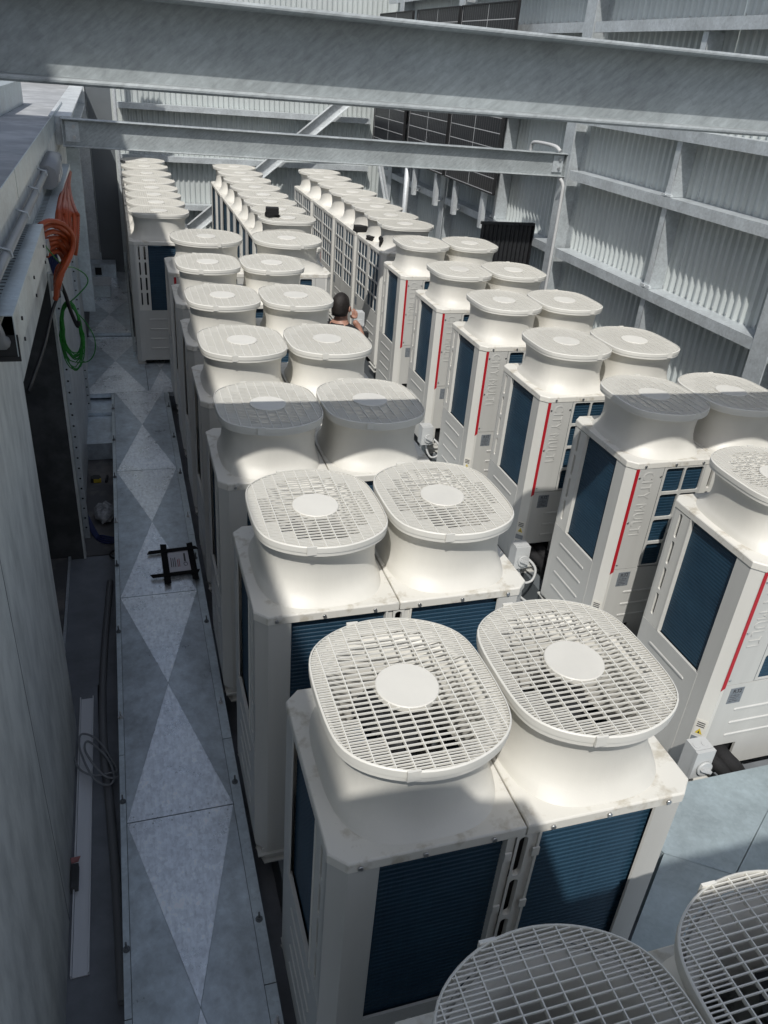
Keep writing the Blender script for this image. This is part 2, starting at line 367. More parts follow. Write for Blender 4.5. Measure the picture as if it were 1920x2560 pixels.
# ---- solar panels on the right wall
PW, PH = 1.86*RK, 1.122*RK
def solar(label, loc, rz, group):
    o = thing('solar_panel', label, 'solar panel', loc, rz, group)
    obj('cells', MB().box(0, PW, -.004, .004, 0, PH), o, SOLAR)
    fr = MB(); fr.box(-.014, 0, -.02, .02, -.014, PH+.014); fr.box(PW, PW+.014, -.02, .02, -.014, PH+.014)
    fr.box(0, PW, -.02, .02, -.014, 0); fr.box(0, PW, -.02, .02, PH, PH+.014); obj('frame', fr, o, BLACKP)
    return o
k = 0
for zi, zn in ((2.0, 'lower'), (3.135, 'upper')):
    for yi, yn in ((11.20, 'nearer'), (13.18, 'farther')):
        solar('%s %s black solar panel mounted on the right wall above the third row' % (zn, yn), (rx(4.55), ry(yi), rz_(zi)), R(-90), 'solar panels on the right wall')
for zi, zn in ((2.0, 'lower'), (3.135, 'upper')):
    solar('%s black solar panel nearest the far corner of the right wall' % zn, (rx(4.55), ry(15.3), rz_(zi)), R(-90), 'solar panels on the right wall')
solar('black solar panel standing beyond the roof parapet at the far left', (-2.6, 15-.3, 2.38), 0, None)
solar('black solar panel at the far left beyond the parapet, directly above another panel', (-2.6, 15-.3, 3.53), 0, None)
for i, yy in enumerate((12.78, 11.68, 10.84, 9.75)):
    nm = ['farthest', 'third from the near end', 'second from the near end', 'nearest'][i]
    o = thing('panel_hanger', 'galvanised hanger post under the solar panels, %s' % nm, 'post', (rx(4.6), ry(yy), rz_(1.48)), 0, 'hanger posts under the solar panels')
    b = MB(); b.box(-.03, -.024, -.045, .045, 0, 2.6); b.box(-.024, .03, -.045, -.04, 0, 2.6); b.box(-.024, .03, .04, .045, 0, 2.6); obj('post', b, o, GALVL)
    obj('hook', MB().tube(bez([(.03, 0, .06), (.1, .02, .07), (.12, .06, .10), (.08, .10, .11), (.03, .09, .10)], 4), .012, 6), o, GALVL)
# black ribbed screen beside the column
o = thing('black_screen', 'black ribbed metal screen standing beside the right-hand column', 'screen', (3.72, 7.76, FZ))
sp = MB()
for i in range(12):
    x = i*.057; sp.add([(x, 0, 0), (x+.03, -.02, 0), (x+.057, 0, 0), (x, 0, 2.22), (x+.03, -.02, 2.22), (x+.057, 0, 2.22)], [(0,1,4,3), (1,2,5,4)])
obj('ribbed_sheet', sp, o, BLACKS)
obj('edge_trim', MB().box(-.01, .695, -.03, .02, 2.22, 2.25).box(.684, .70, -.03, .02, 0, 2.22), o, BLACKS)

# ================================================================== CONDENSER UNITS
D = .74; ZT = 1.445; ZB = 1.405
def polar(a, b, n, th):
    c, s_ = math.cos(th), math.sin(th); r = (abs(c/a)**n+abs(s_/b)**n)**(-1./n); return r*c, r*s_
def rimpt(lx, rad, th):
    """round guard outline, flattened on the two sides that face the neighbouring fan"""
    c, s_ = math.cos(th), math.sin(th); r = ((abs(c)/lx)**12+(1./rad)**12)**(-1./12); return r*c, r*s_
def ray_rect(poly, th):
    c, s_ = math.cos(th), math.sin(th); best = 9
    n = len(poly)
    for i in range(n):
        x1, y1 = poly[i]; x2, y2 = poly[(i+1) % n]; dx, dy = x2-x1, y2-y1; det = c*(-dy)-s_*(-dx)
        if abs(det) < 1e-9: continue
        t = (x1*(-dy)-y1*(-dx))/det; u = (c*y1-s_*x1)/det
        if t > 0 and -1e-6 <= u <= 1+1e-6: best = min(best, t)
    return best*c, best*s_

def capsule_rib(b, P, u0, u1, z, h=.022, dep=.006):
    """raised pressed rib on a face; P maps (u, z, off) to a point"""
    k = []; 
    for i in range(5): t = math.pi/2+math.pi*i/4; k.append((u0+h/2+h/2*math.cos(t), z+h/2*math.sin(t)))
    for i in range(5): t = -math.pi/2+math.pi*i/4; k.append((u1-h/2+h/2*math.cos(t), z+h/2*math.sin(t)))
    cx = (u0+u1)/2; inn = [((u-cx)*.985+cx, (zz-z)*.45+z) for u, zz in k]; n = len(k)
    b.add([P(u, zz, .001) for u, zz in k]+[P(u, zz, dep) for u, zz in inn], [(i, (i+1) % n, n+(i+1) % n, n+i) for i in range(n)]+[tuple(range(n, 2*n))])
def plate_holes(b, P, cells, off=0., t=.012):
    """cells: (u0,u1,z0,z1, hu0,hu1,hz0,hz1, r) each a rectangle with one rounded hole"""
    for (u0, u1, z0, z1, a0, a1, c0, c1, r) in cells:
        hole = []; out = []
        for qx, qz, s0 in ((a1-r, c1-r, 0), (a0+r, c1-r, 90), (a0+r, c0+r, 180), (a1-r, c0+r, 270)):
            ox = u1 if qx > (a0+a1)/2 or (qx == a1-r and s0 in (0, 270)) else u0
            ox = u1 if s0 in (0, 270) else u0; oz = z1 if s0 in (0, 90) else z0
            for i in range(5):
                an = R(s0+i*22.5); hole.append((qx+r*math.cos(an), qz+r*math.sin(an)))
                if i == 0: out.append((ox, hole[-1][1]) if s0 in (0, 180) else (hole[-1][0], oz))
                elif i == 4: out.append((hole[-1][0], oz) if s0 in (0, 180) else (ox, hole[-1][1]))
                else: out.append((ox, oz))
        n = len(hole)
        vs = [P(u, z, off) for u, z in out]+[P(u, z, off) for u, z in hole]+[P(u, z, off-t) for u, z in hole]
        b.add(vs, [(i, (i+1) % n, n+(i+1) % n, n+i) for i in range(n)]+[(n+i, n+(i+1) % n, 2*n+(i+1) % n, 2*n+i) for i in range(n)])

CM = {}
def city_text(P):
    me = text_mesh('CITY MULTI', .105, .004, 'city_multi_lettering', 1.08)
    return me
def build_unit(kind, W, detail):
    """returns list of (name, mesh, [children]) in local coordinates; front is -y"""
    w_ = W/2; d = D/2; m_ = W/2; parts = []
    big = m_ > .7
    # ---------- covers, shrouds, guards, fans (one per module)
    ax = .2925 if not big else .398; ay = .350 if not big else .388
    if m_ > .7 and m_ < .8: ax = .335; ay = .362
    cs = .05
    for sgn in (-1, 1):
        g = .003
        x0, x1 = (-m_+.0, -g) if sgn < 0 else (g, m_)
        cx = (x0+x1)/2
        if sgn < 0: poly = [(x0+cs, -d), (x1, -d), (x1, d), (x0+cs, d), (x0, d-cs), (x0, -d+cs)]
        else: poly = [(x0, -d), (x1-cs, -d), (x1, -d+cs), (x1, d-cs), (x1-cs, d), (x0, d)]
        fx = cx + (-sgn)*(.0135 if not big else 0) * 1.0      # fan centres sit slightly towards the seam
        loc = [(x-fx, y) for x, y in poly]
        N = 72; th = sorted([2*math.pi*i/N for i in range(N)]+[math.atan2(y, x) % (2*math.pi) for x, y in loc])
        out = [ray_rect(loc, t) for t in th]
        ins = [(x*.985, y*.985) for x, y in out]
        sx = ax/.2925; sy = ay/.350
        hw = min(fx-x0, x1-fx)
        base = [polar(min(.288*sx, hw-.014), min(.347*sy, d-.016), 3.0, t) for t in th]
        c = MB()
        c.rings([[(x+fx, y, ZB) for x, y in out], [(x+fx, y, ZT-.007) for x, y in out]], smooth=False)
        c.rings([[(x+fx, y, ZT-.007) for x, y in out], [((x+ix)/2*1.002+fx, (y+iy)/2*1.002, ZT-.001) for (x, y), (ix, iy) in zip(out, ins)], [(x+fx, y, ZT) for x, y in ins]])
        c.rings([[(x+fx, y, ZT) for x, y in ins], [(x+fx, y, ZT) for x, y in base]], smooth=False)
        kids = []
        if detail > 1:
            sc = MB()
            for px, py_, nx, ny in ((cx-.2, -d, 0, -1), (cx+.02, -d, 0, -1), (cx+.22, -d, 0, -1), (cx-.2, d, 0, 1), (cx+.02, d, 0, 1), (cx+.22, d, 0, 1)):
                if abs(px) < w_-.06: kids.append(('screw', MB().cyl((px, py_, ZB+.016), (nx, ny, 0), .0085, .007, 8).mesh('screw', STEELS), []))
        parts.append(('top_cover', c.mesh('top_cover', COVER), kids))
        prof = [(0, None, 0, 0), (.005, .283, .341, 3.0), (.016, .277, .328, 3.0), (.034, .269, .312, 2.9), (.060, .263, .298, 2.8), (.10, .258, .290, 2.7), (.15, .257, .288, 2.6), (.20, .260, .293, 2.55),
                (.235, .267, .306, 2.5), (.252, .276, .322, 2.5)]
        rs = []
        for z, a, b_, n in prof:
            if a is None: rs.append([(x+fx, y, ZT) for x, y in base]); continue
            k_ = min(1., z/.09); ring = []
            for t in th:
                p0 = polar(min(a*sx, hw-.016), min(b_*sy, d-.018), n, t); p1 = rimpt(min(a*sx, hw-.016), min(b_*sy*1.02, d-.018), t)
                ring.append((p0[0]*(1-k_)+p1[0]*k_+fx, p0[1]*(1-k_)+p1[1]*k_, ZT+z))
            rs.append(ring)
        s = MB(); s.rings(rs)
        inner = [(.252, .272, .318), (.252, .262, .306), (.2, .250, .272), (.1, .246, .262), (-.06, .246, .262)]
        s.rings([[(lambda q: (q[0]+fx, q[1], ZT+z))(rimpt(a*sx, b_*sy, t)) for t in th] for z, a, b_ in inner])
        parts.append(('fan_shroud', s.mesh('fan_shroud', CREAM), []))
        # guard: rim lip, slats, hub disc
        def rr(a, b_, z): return [(lambda q: (q[0]+fx, q[1], ZT+z))(rimpt(a, b_, t)) for t in th]
        gm = MB()
        gm.rings([rr(ax-.018, ay-.018, .250), rr(ax-.003, ay-.003, .253)]); gm.rings([rr(ax-.003, ay-.003, .253), rr(ax-.003, ay-.003, .268)], smooth=True)
        gm.rings([rr(ax-.003, ay-.003, .268), rr(ax, ay, .270)]); gm.rings([rr(ax, ay, .270), rr(ax, ay, .293)])
        gm.rings([rr(ax, ay, .293), rr(ax-.003, ay-.003, .297), rr(ax-.006, ay-.006, .297)]); gm.rings([rr(ax-.006, ay-.006, .297), rr(ax-.006, ay-.006, .272)])
        for px, py_ in ((fx, -ay+.0), (fx, ay-.0)):
            gm.box(px+.09-.02, px+.09+.02, py_-.004+.012*(1 if py_ > 0 else -1)*-1, py_+.004+.012*(1 if py_ > 0 else -1)*-1, ZT+.262, ZT+.300)
        bars = MB()
        def ins_(x, y): q = rimpt(ax-.007, ay-.007, math.atan2(y, x)); return x*x+y*y <= q[0]*q[0]+q[1]*q[1]
        def bis(f):
            if not f(0.): return 0
            a_, b__ = 0., .6
            for _ in range(14):
                c__ = (a_+b__)/2
                if f(c__): a_ = c__
                else: b__ = c__
            return a_
        def halfx(y): return bis(lambda v: ins_(v, y))
        def halfy(x): return bis(lambda v: ins_(x, v))
        pit = .0108 if detail > 1 else .0135; colw = .0535; zb0, zb1 = ZT+.2865, ZT+.2935; hub = .098
        nfine = int((ay-.006)/pit)
        for i in range(-nfine, nfine+1):
            y = i*pit; hx = halfx(y)
            if hx <= 0: continue
            coarse = i % 2 == 0
            if coarse:
                hk = math.sqrt(hub*hub-y*y) if abs(y) < hub else 0
                if hk: bars.box(fx-hx, fx-hk, y-.0014, y+.0014, zb0, zb1); bars.box(fx+hk, fx+hx, y-.0014, y+.0014, zb0, zb1)
                else: bars.box(fx-hx, fx+hx, y-.0014, y+.0014, zb0, zb1)
            elif detail > 0:
                run = None; nc = int(ax/colw)+1
                for cidx in range(-nc-1, nc+2):
                    xa = cidx*colw-colw/2; xc = cidx*colw; ok = (xc/(ax*.80))**2+(y/(ay*.80))**2 > 1 and abs(xc)-colw/2 < hx and cidx <= nc
                    if ok and run is None: run = xa
                    if not ok and run is not None:
                        u0, u1 = max(run, -hx), min(xa, hx)
                        if u1 > u0: bars.box(fx+u0, fx+u1, y-.0014, y+.0014, zb0+.002, zb1-.001)
                        run = None
        nc = int(ax/colw)+1
        for cidx in range(-nc, nc+1):
            x = cidx*colw-colw/2; 
            hy = halfy(x)
            if hy <= 0: continue
            hk = math.sqrt(hub*hub-x*x) if abs(x) < hub else 0
            for s1 in (-1, 1):
                ys = sorted((s1*hk, s1*hy)); bars.box(fx+x-.0017, fx+x+.0017, ys[0], ys[1], zb0-.004, zb1+.0006)
        hubm = MB(); hubm.rings([[(fx+r_*math.cos(2*math.pi*i/40), r_*math.sin(2*math.pi*i/40), ZT+z) for i in range(40)] for r_, z in ((.102, .279), (.102, .296), (.099, .299))], False, True, smooth=False)
        if big and detail < 2: pass
        parts.append(('fan_guard', gm.mesh('fan_guard', GUARD), [('guard_bars', bars.mesh('guard_bars', GUARD), []), ('hub_cap', hubm.mesh('hub_cap', CREAM), [])]))
        # fan
        fb = MB(); fb.cyl((fx, 0, ZT+.02), (0,0,1), .075, .11, 20); kids = []
        if detail > 0:
            for q in range(4):
                bl = MB(); a0 = q*math.pi/2+.4*sgn; vs = []
                for j in range(6):
                    r_ = .07+j*.032; tw = .62-.07*j
                    for e, zz in ((-.55, .085), (0, .055), (.55, .03)):
                        an = a0+e*tw*1.3; vs.append((fx+r_*math.cos(an), r_*math.sin(an), ZT+zz+.004*j))
                bl.add(vs, [(j*3+e, j*3+e+1, j*3+e+4, j*3+e+3) for j in range(5) for e in (0, 1)], True)
                kids.append(('blade', bl.mesh('blade', FANM), []))
        parts.append(('fan', fb.mesh('fan', FANM), kids))
        if detail > 1:
            inn = MB()                                     # silencer, bracket and pipework glimpsed below the fan
            inn.cyl((fx-.12, .10, 1.12), (0,0,1), .09, .16, 18); inn.box(fx-.25, fx+.25, -.03, .03, 1.36, 1.385)
            inn.tube(bez([(fx+.18, -.2, .9), (fx+.17, -.15, 1.22), (fx+.08, -.05, 1.27), (fx+.1, .12, 1.2), (fx+.1, .15, .9)], 5), .014, 7)
            parts.append(('inner_pipework', inn.mesh('inner_pipework', mat('inner_metal', (.12, .125, .13), .3, metal=.8, var=.2)), []))
    # ---------- cabinet core (dark) and coil packs
    e = .045
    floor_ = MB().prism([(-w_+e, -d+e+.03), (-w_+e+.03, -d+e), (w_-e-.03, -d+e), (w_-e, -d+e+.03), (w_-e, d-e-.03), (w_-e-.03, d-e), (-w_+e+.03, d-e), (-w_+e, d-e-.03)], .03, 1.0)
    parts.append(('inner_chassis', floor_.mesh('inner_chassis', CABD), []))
    # faces as local frames
    FR = {'F': (Vector((1,0,0)), Vector((0,-1,0)), d), 'B': (Vector((-1,0,0)), Vector((0,1,0)), d), 'L': (Vector((0,-1,0)), Vector((-1,0,0)), w_), 'R': (Vector((0,1,0)), Vector((1,0,0)), w_)}
    def PF(f):
        u_, n_, h_ = FR[f]
        return lambda u, z, off=0.: u_*u+n_*(h_-.006+off)+Vector((0,0,z))
    def fbox(b, f, u0, u1, z0, z1, o0, o1):
        P = PF(f); u_, n_, h_ = FR[f]
        c = P((u0+u1)/2, (z0+z1)/2, (o0+o1)/2); return b.obox(c, u_*(u1-u0)/2, Vector((0,0,(z1-z0)/2)), n_*(o1-o0)/2)
    def coil(f, u0, u1, z0, z1, off=-.03, pitch=.0205):
        P = PF(f); n = max(4, int((z1-z0)/pitch)); p = (z1-z0)/n; vs = []; fs = []
        for i in range(n):
            z = z0+i*p
            vs += [P(u0, z, off-.0035), P(u1, z, off-.0035), P(u0, z+.2*p, off), P(u1, z+.2*p, off), P(u0, z+.8*p, off), P(u1, z+.8*p, off)]
            o = i*6; fs += [(o, o+1, o+3, o+2), (o+2, o+3, o+5, o+4)]
            if i < n-1: fs.append((o+4, o+5, o+7, o+6))
        b = MB(); b.add(vs, fs); return b
    # rear
    rz0, rz1 = .588, 1.392
    half_dv = .056
    lo, hi = w_-.148, half_dv
    for s1 in (-1, 1):
        u0, u1 = (hi, lo) if s1 > 0 else (-lo, -hi)
        parts.append(('coil', coil('B', u0-.02, u1+.02, rz0-.02, rz1+.01, -.022).mesh('coil', COIL), []))
    dv = MB(); P = PF('B'); cells = []
    for i in range(5):
        z1 = 1.40-i*.205; z0 = z1-.205; cells.append((-.026, .026, z0, z1, -.0155, .0155, z0+.012, z1-.008, .015))
    plate_holes(dv, P, cells, .002, .02); fbox(dv, 'B', .026, .056, .375, 1.40, -.012, -.004); fbox(dv, 'B', -.056, -.026, .375, 1.40, -.012, -.004)
    fbox(dv, 'B', .050, .0585, .375, 1.40, -.03, .004); fbox(dv, 'B', -.0585, -.050, .375, 1.40, -.03, .004)
    kids = []
    if detail > 1:
        for s1 in (-1, 1):
            for z in (1.32, 1.06, .80): 
                b = MB(); fbox(b, 'B', s1*.048-.012, s1*.048+.012, z-.02, z+.016, .004, .010); kids.append(('clip', b.mesh('clip', CABL), []))
    parts.append(('divider_post', dv.mesh('divider_post', CABL), kids))
    lp = MB(); fbox(lp, 'B', -lo-.03, lo+.03, .02, rz0, -.012, -.002); P = PF('B')
    for s1 in (-1, 1):
        for z in (.50, .38, .26, .14): capsule_rib(lp, lambda u, zz, o_: P(u, zz, o_-.003), *(sorted((s1*.12, s1*.46))), z)
    parts.append(('rear_lower_panel', lp.mesh('rear_lower_panel', CAB), []))
    # sides
    for f, s1 in (('L', 1), ('R', -1)):
        P = PF(f)      # u>0 is towards the front on L, towards the rear on R
        q = lambda a, b_: (a, b_) if s1 > 0 else (-b_, -a)
        u0, u1 = q(-.165, .215)
        parts.append(('coil', coil(f, u0-.01, u1+.01, .635, 1.395, -.02).mesh('coil', COIL), []))
        sp_ = MB(); cells = []
        for i in range(4):
            z1 = 1.40-i*.178; z0 = z1-.178
            for (ca, cb, ha, hb) in ((-.30, -.235, -.276, -.256), (-.235, -.165, -.212, -.190)) if kind != 'S' else ((-.30, -.165, -.262, -.238),):
                a, b_ = q(ca, cb); ha, hb = q(ha, hb); cells.append((a, b_, z0, z1, ha, hb, z0+.014, z1-.012, .0095))
        plate_holes(sp_, P, cells, .003, .02); a, b_ = q(-.30, -.165); fbox(sp_, f, a, b_, .64, 1.40-4*.178, -.01, .003)
        a, b_ = q(-.172, -.162); fbox(sp_, f, a, b_, .64, 1.40, -.02, .006)
        parts.append(('slotted_post', sp_.mesh('slotted_post', CABL), []))
        lw = MB(); a, b_ = q(-.31, .222); fbox(lw, f, a, b_, .02, .638, -.012, .004)
        for z in (.53, .41, .29, .17): a, b_ = q(-.20, .14); capsule_rib(lw, lambda u, zz, o_: P(u, zz, o_+.003), a, b_, z)
        parts.append(('side_lower_panel', lw.mesh('side_lower_panel', CAB), []))
    # corner posts: thin folded panels
    def post(pts, z0, z1, m__, name, t=.006):
        b = MB(); n = len(pts); 
        b.add([(x, y, z) for z in (z0, z1) for x, y in pts], [(i, i+1, n+i+1, n+i) for i in range(n-1)])
        cx = sum(p[0] for p in pts)/n*.0; ins = [(x*(1-t/abs(w_)), y*(1-t/d)) for x, y in pts]
        b.add([(x, y, z) for z in (z0, z1) for x, y in ins], [(i+1, i, n+i, n+i+1) for i in range(n-1)])
        b.add([(*pts[0], z0), (*pts[0], z1), (*ins[0], z1), (*ins[0], z0)], [(0,1,2,3)]); b.add([(*pts[-1], z0), (*pts[-1], z1), (*ins[-1], z1), (*ins[-1], z0)], [(3,2,1,0)])
        return b
    i_ = .004; W1 = w_-i_; D1 = d-i_; c_ = .05
    for sx in (-1, 1):
        pts = [(sx*W1, -D1+.152), (sx*W1, -D1+c_)]; parts.append(('corner_post', post(pts, .01, ZB, CAB, 'p').mesh('corner_post', CAB), []))
        pts = [(sx*W1, -D1+c_), (sx*(W1-c_), -D1), (sx*(W1-.072), -D1)]
        kids = []
        if sx < 0 and kind != 'D':
            stp = MB(); y = -D1-.0015; xa, xb = -W1+.046, -W1+.070
            stp.add([(xa, y, .628), (xb, y, .645), (xb, y, 1.403), (xa, y, 1.403), (xa, y+.001, .628), (xb, y+.001, .645), (xb, y+.001, 1.403), (xa, y+.001, 1.403)],
                    [(0,1,2,3), (4,7,6,5), (0,4,5,1), (1,5,6,2), (0,3,7,4)])
            kids.append(('red_stripe', stp.mesh('red_stripe', RED), []))
        pm = post(pts, .01, ZB, CABL, 'p').mesh('corner_post', CABL)
        if sx < 0 and detail > 1:
            # labels low on the chamfer
            A = Vector((-W1, -D1+c_, 0)); B = Vector((-W1+c_, -D1, 0)); uu = (B-A).normalized(); nn = Vector((-1,-1,0)).normalized(); Mid = (A+B)/2
            def lab(u0, u1, z0, z1, mm, nm, o_=.0015):
                b = MB(); b.obox(Mid+uu*((u0+u1)/2)+Vector((0,0,(z0+z1)/2))+nn*o_, uu*(u1-u0)/2, Vector((0,0,(z1-z0)/2)), nn*.0008); return (nm, b.mesh(nm, mm), [])
            l1 = lab(-.030, .030, .29, .40, LABW, 'warning_label'); tri = MB(); q0 = Mid+nn*.003
            tri.add([q0+uu*(-.02)+Vector((0,0,.30)), q0+uu*.02+Vector((0,0,.30)), q0+Vector((0,0,.34))], [(0,1,2)])
            tb = MB(); tb.add([q0+nn*.001+uu*(-.006)+Vector((0,0,.304)), q0+nn*.001+uu*.006+Vector((0,0,.304)), q0+nn*.001+Vector((0,0,.324))], [(0,1,2)])
            tl = [('warning_triangle', tri.mesh('warning_triangle', LABY), []), ('flame_mark', tb.mesh('flame_mark', INK), [])]
            for zz in (.352, .366, .38): tl.append(lab(-.022, .02, zz-.003, zz+.003, INK, 'print_line', .003))
            kids += [l1]+tl+[lab(-.030, .030, .235, .275, LABG, 'rating_label'), lab(-.028, .030, .06, .215, LABG, 'rating_label')]
        parts.append(('corner_post', pm, kids))
        pts = [(sx*W1, D1-.09), (sx*W1, D1-c_), (sx*(W1-c_), D1), (sx*(W1-.142), D1)]
        parts.append(('corner_post', post(pts, .01, ZB, CAB, 'p').mesh('corner_post', CAB), []))
    # front
    P = PF('F'); X = lambda x: x-w_
    kids = []
    if kind != 'D':
        npn = MB(); fbox(npn, 'F', X(.072), X(.250), .664, ZB-.002, -.012, .003)
        if detail > 0:
            for word, zc, ln in (('CITY', 1.282, .19), ('MULTI', 1.037, .23)):
                me = text_mesh(word, .1, .0018, 'lettering', 1.12); M_ = Matrix.Translation((X(.150), -d+.006-.003-.001, zc)) @ Matrix.Rotation(R(90), 4, 'X') @ Matrix.Rotation(R(-90), 4, 'Z')
                xs = [v.co.x for v in me.vertices]; ys_ = [v.co.y for v in me.vertices]; sc_ = ln/(max(xs)-min(xs))
                xform(me, M_ @ Matrix.Diagonal((sc_, .078/(max(ys_)-min(ys_)), 1, 1)) @ Matrix.Translation((-(max(xs)+min(xs))/2, -(max(ys_)+min(ys_))/2, 0))); me.materials.clear(); me.materials.append(CAB)
                kids.append(('lettering', me, []))
        for x, z in ((.085, 1.34), (.085, 1.02), (.085, .70), (.238, 1.34)):
            b = MB(); b.cyl(P(X(x), z, .003), (0,-1,0), .0075, .003, 10); kids.append(('screw', b.mesh('screw', STEELS), []))
        parts.append(('name_panel', npn.mesh('name_panel', CAB), kids)); g0 = .253
        cols = [[(.272, .402), (.415, .545)]]
        if big: cols = [[(.272, .402), (.415, .545), (.56, .69)]]
        rgt0 = W/2+.075
        ncr = 2 if not big else 4
        cols.append([(rgt0+i*.143, rgt0+i*.143+.13) for i in range(ncr)])
        spans = [(g0, W/2-.060), (W/2+.060, rgt0+ncr*.143+.02)]
    else:
        g0 = .075; nA = max(2, int((W/2-.15)/.143)); cols = [[(.14+i*.143, .27+i*.143) for i in range(nA)], [(W/2+.06+i*.143, W/2+.19+i*.143) for i in range(nA)]]
        spans = [(g0, W/2-.04), (W/2+.04, W-.075)]
    for cl, (s0, s1) in zip(cols, spans):
        g = MB(); cells = []; zt_ = 1.402; ph = .1835
        edges = [s0]+[(cl[i][1]+cl[i+1][0])/2 for i in range(len(cl)-1)]+[cl[-1][1]+.02]
        for i, (a, b_) in enumerate(cl):
            for r_ in range(4):
                z1 = zt_-r_*ph; z0 = z1-ph
                cells.append((X(edges[i]), X(edges[i+1]), z0, z1, X(a), X(b_), z0+.008, z1-.011, .014))
        plate_holes(g, P, cells, .003, .012)
        if s1 > cl[-1][1]+.021: fbox(g, 'F', X(cl[-1][1]+.02), X(s1), zt_-4*ph, zt_, -.012, .003)
        parts.append(('grille_panel', g.mesh('grille_panel', CAB), []))
        parts.append(('coil', coil('F', X(cl[0][0]-.02), X(cl[-1][1]+.02), zt_-4*ph-.01, zt_, -.015 if kind != 'D' else -.009).mesh('coil', COIL), []))
    # slotted front divider
    if kind != 'D':
        dv = MB(); cells = []
        for i in range(4):
            z1 = 1.402-i*.1835; cells.append((-.058, .058, z1-.1835, z1, -.012, .012, z1-.1835+.012, z1-.010, .0115))
        plate_holes(dv, P, cells, .005, .02); parts.append(('divider_post', dv.mesh('divider_post', CABL), []))
        if spans[1][1] < W-.075:
            b = MB(); fbox(b, 'F', X(spans[1][1]+.003), X(W-.072), .664, ZB-.002, -.012, .003); parts.append(('blank_panel', b.mesh('blank_panel', CAB), []))
    else:
        b = MB(); fbox(b, 'F', -.038, .038, .664, ZB-.002, -.012, .005); parts.append(('divider_post', b.mesh('divider_post', CABL), []))
    # lower front panels (left one cut away for the pipes)
    l = MB(); fbox(l, 'F', X(.072), -.003, .20, .660, -.012, .003); fbox(l, 'F', X(.072), X(.115), .02, .20, -.012, .003); fbox(l, 'F', X(.30), -.003, .02, .20, -.012, .003)
    for z in (.47, .37, .275): capsule_rib(l, lambda u, zz, o_: P(u, zz, o_+.002), X(.19), -.04, z)
    kids = []
    if detail > 0:
        b = MB(); fbox(b, 'F', X(.118), X(.208), .525, .635, .003, .0045); sub = []
        parts_lab = b.mesh('refrigerant_label', LABG); kids.append(('refrigerant_label', parts_lab, []))
        if detail > 1:
            me = text_mesh('R32', .036, .0006, 'label_lettering'); xform(me, Matrix.Translation((X(.166), -d+.006-.0055, .612)) @ Matrix.Rotation(R(90), 4, 'X')); me.materials.clear(); me.materials.append(INK); kids.append(('label_lettering', me, []))
            for i in range(4):
                b = MB(); fbox(b, 'F', X(.13), X(.13+.06-.008*(i % 3)), .58-i*.013, .583-i*.013, .0045, .0052); kids.append(('print_line', b.mesh('print_line', INK), []))
    parts.append(('lower_front_panel', l.mesh('lower_front_panel', CAB), kids))
    l = MB(); fbox(l, 'F', .003, X(W-.072), .02, .660, -.012, .003)
    for z in (.47, .37, .275): capsule_rib(l, lambda u, zz, o_: P(u, zz, o_+.002), .04, X(W-.19), z)
    parts.append(('lower_front_panel', l.mesh('lower_front_panel', CAB), []))
    # feet: folded base rails
    for yy in (-d+.05, d-.05):
        for xx in (-w_+.14, w_-.14):
            b = MB(); b.box(xx-.11, xx+.11, yy-.035, yy+.035, -.02, .01); b.box(xx-.13, xx+.13, yy-.05, yy+.05, -.03, -.02); b.box(xx-.09, xx+.09, yy-.03, yy+.03, -.075, -.03)
            b.prism([(xx-.13, yy-.05), (xx+.13, yy-.05), (xx+.10, yy+.05), (xx-.10, yy+.05)], -.085, -.075)
            parts.append(('base_foot', b.mesh('base_foot', CAB), []))
    return parts

UNITS = {}
def unit(kind, W, detail, label, loc, rz, group):
    key = (kind, round(W, 3), detail)
    if key not in UNITS: UNITS[key] = build_unit(kind, W, detail)
    o = thing('condenser_unit', label, 'air conditioner', loc, rz+random.uniform(-.004, .004), group)
    for nm, me, kids in UNITS[key]:
        p = obj(nm, me, o)
        for n2, m2, _ in kids: obj(n2, m2, p)
    return o

GA = 'condensers of the left-hand near row'; GE = 'condensers of the right-hand near row'
AY = [-1.175, 0, 1.18, 2.357, 3.50, 4.658, 5.821]; AX = [0, 0, -.030, -.037, -.0185, -.008, -.0016]
AL = ['shaded cream twin-fan condenser cut off by the bottom edge of the photo',
      'nearest fully visible twin-fan condenser with two dark blue coils below its fans',
      'twin-fan condenser directly behind the nearest full one, left-hand row',
      'twin-fan condenser of the left-hand row with a beam shadow across both fan guards',
      'fourth full twin-fan condenser of the left-hand row, in front of the man',
      'twin-fan condenser of the left-hand row left of the man\'s head',
      'farthest narrow twin-fan condenser of the left-hand row, before the wider one']
for i, (y, x) in enumerate(zip(AY, AX)):
    unit('S', 1.234, 2, AL[i], (x+.617, y+.37, 0), math.pi, GA)
EY = [1.12, 2.258, 3.348, 4.491, 5.627, 6.923]; EX = [2.422, 2.422, 2.38, 2.389, 2.421, 2.476]
EL = ['CITY MULTI condenser cut off by the right photo edge, nearest of the right-hand row',
      'CITY MULTI condenser with beam shadow across its fan guards and left coil, right-hand row',
      'CITY MULTI condenser third from the near end of the right-hand row',
      'CITY MULTI condenser fourth from the near end of the right-hand row',
      'CITY MULTI condenser second from the far end of the right-hand row',
      'farthest CITY MULTI condenser of the right-hand row, beside the black screen']
for i, (y, x) in enumerate(zip(EY, EX)):
    unit('S', 1.234, 2 if i < 4 else 1, EL[i], (x+.617, y+.37, 0), 0, GE)
unit('S', 1.70, 1, 'extra wide twin-fan condenser at the far end of the left-hand near row', (.855, 7.36, 0), 0, GA)
ordn = ['nearest', 'second', 'third', 'farthest']
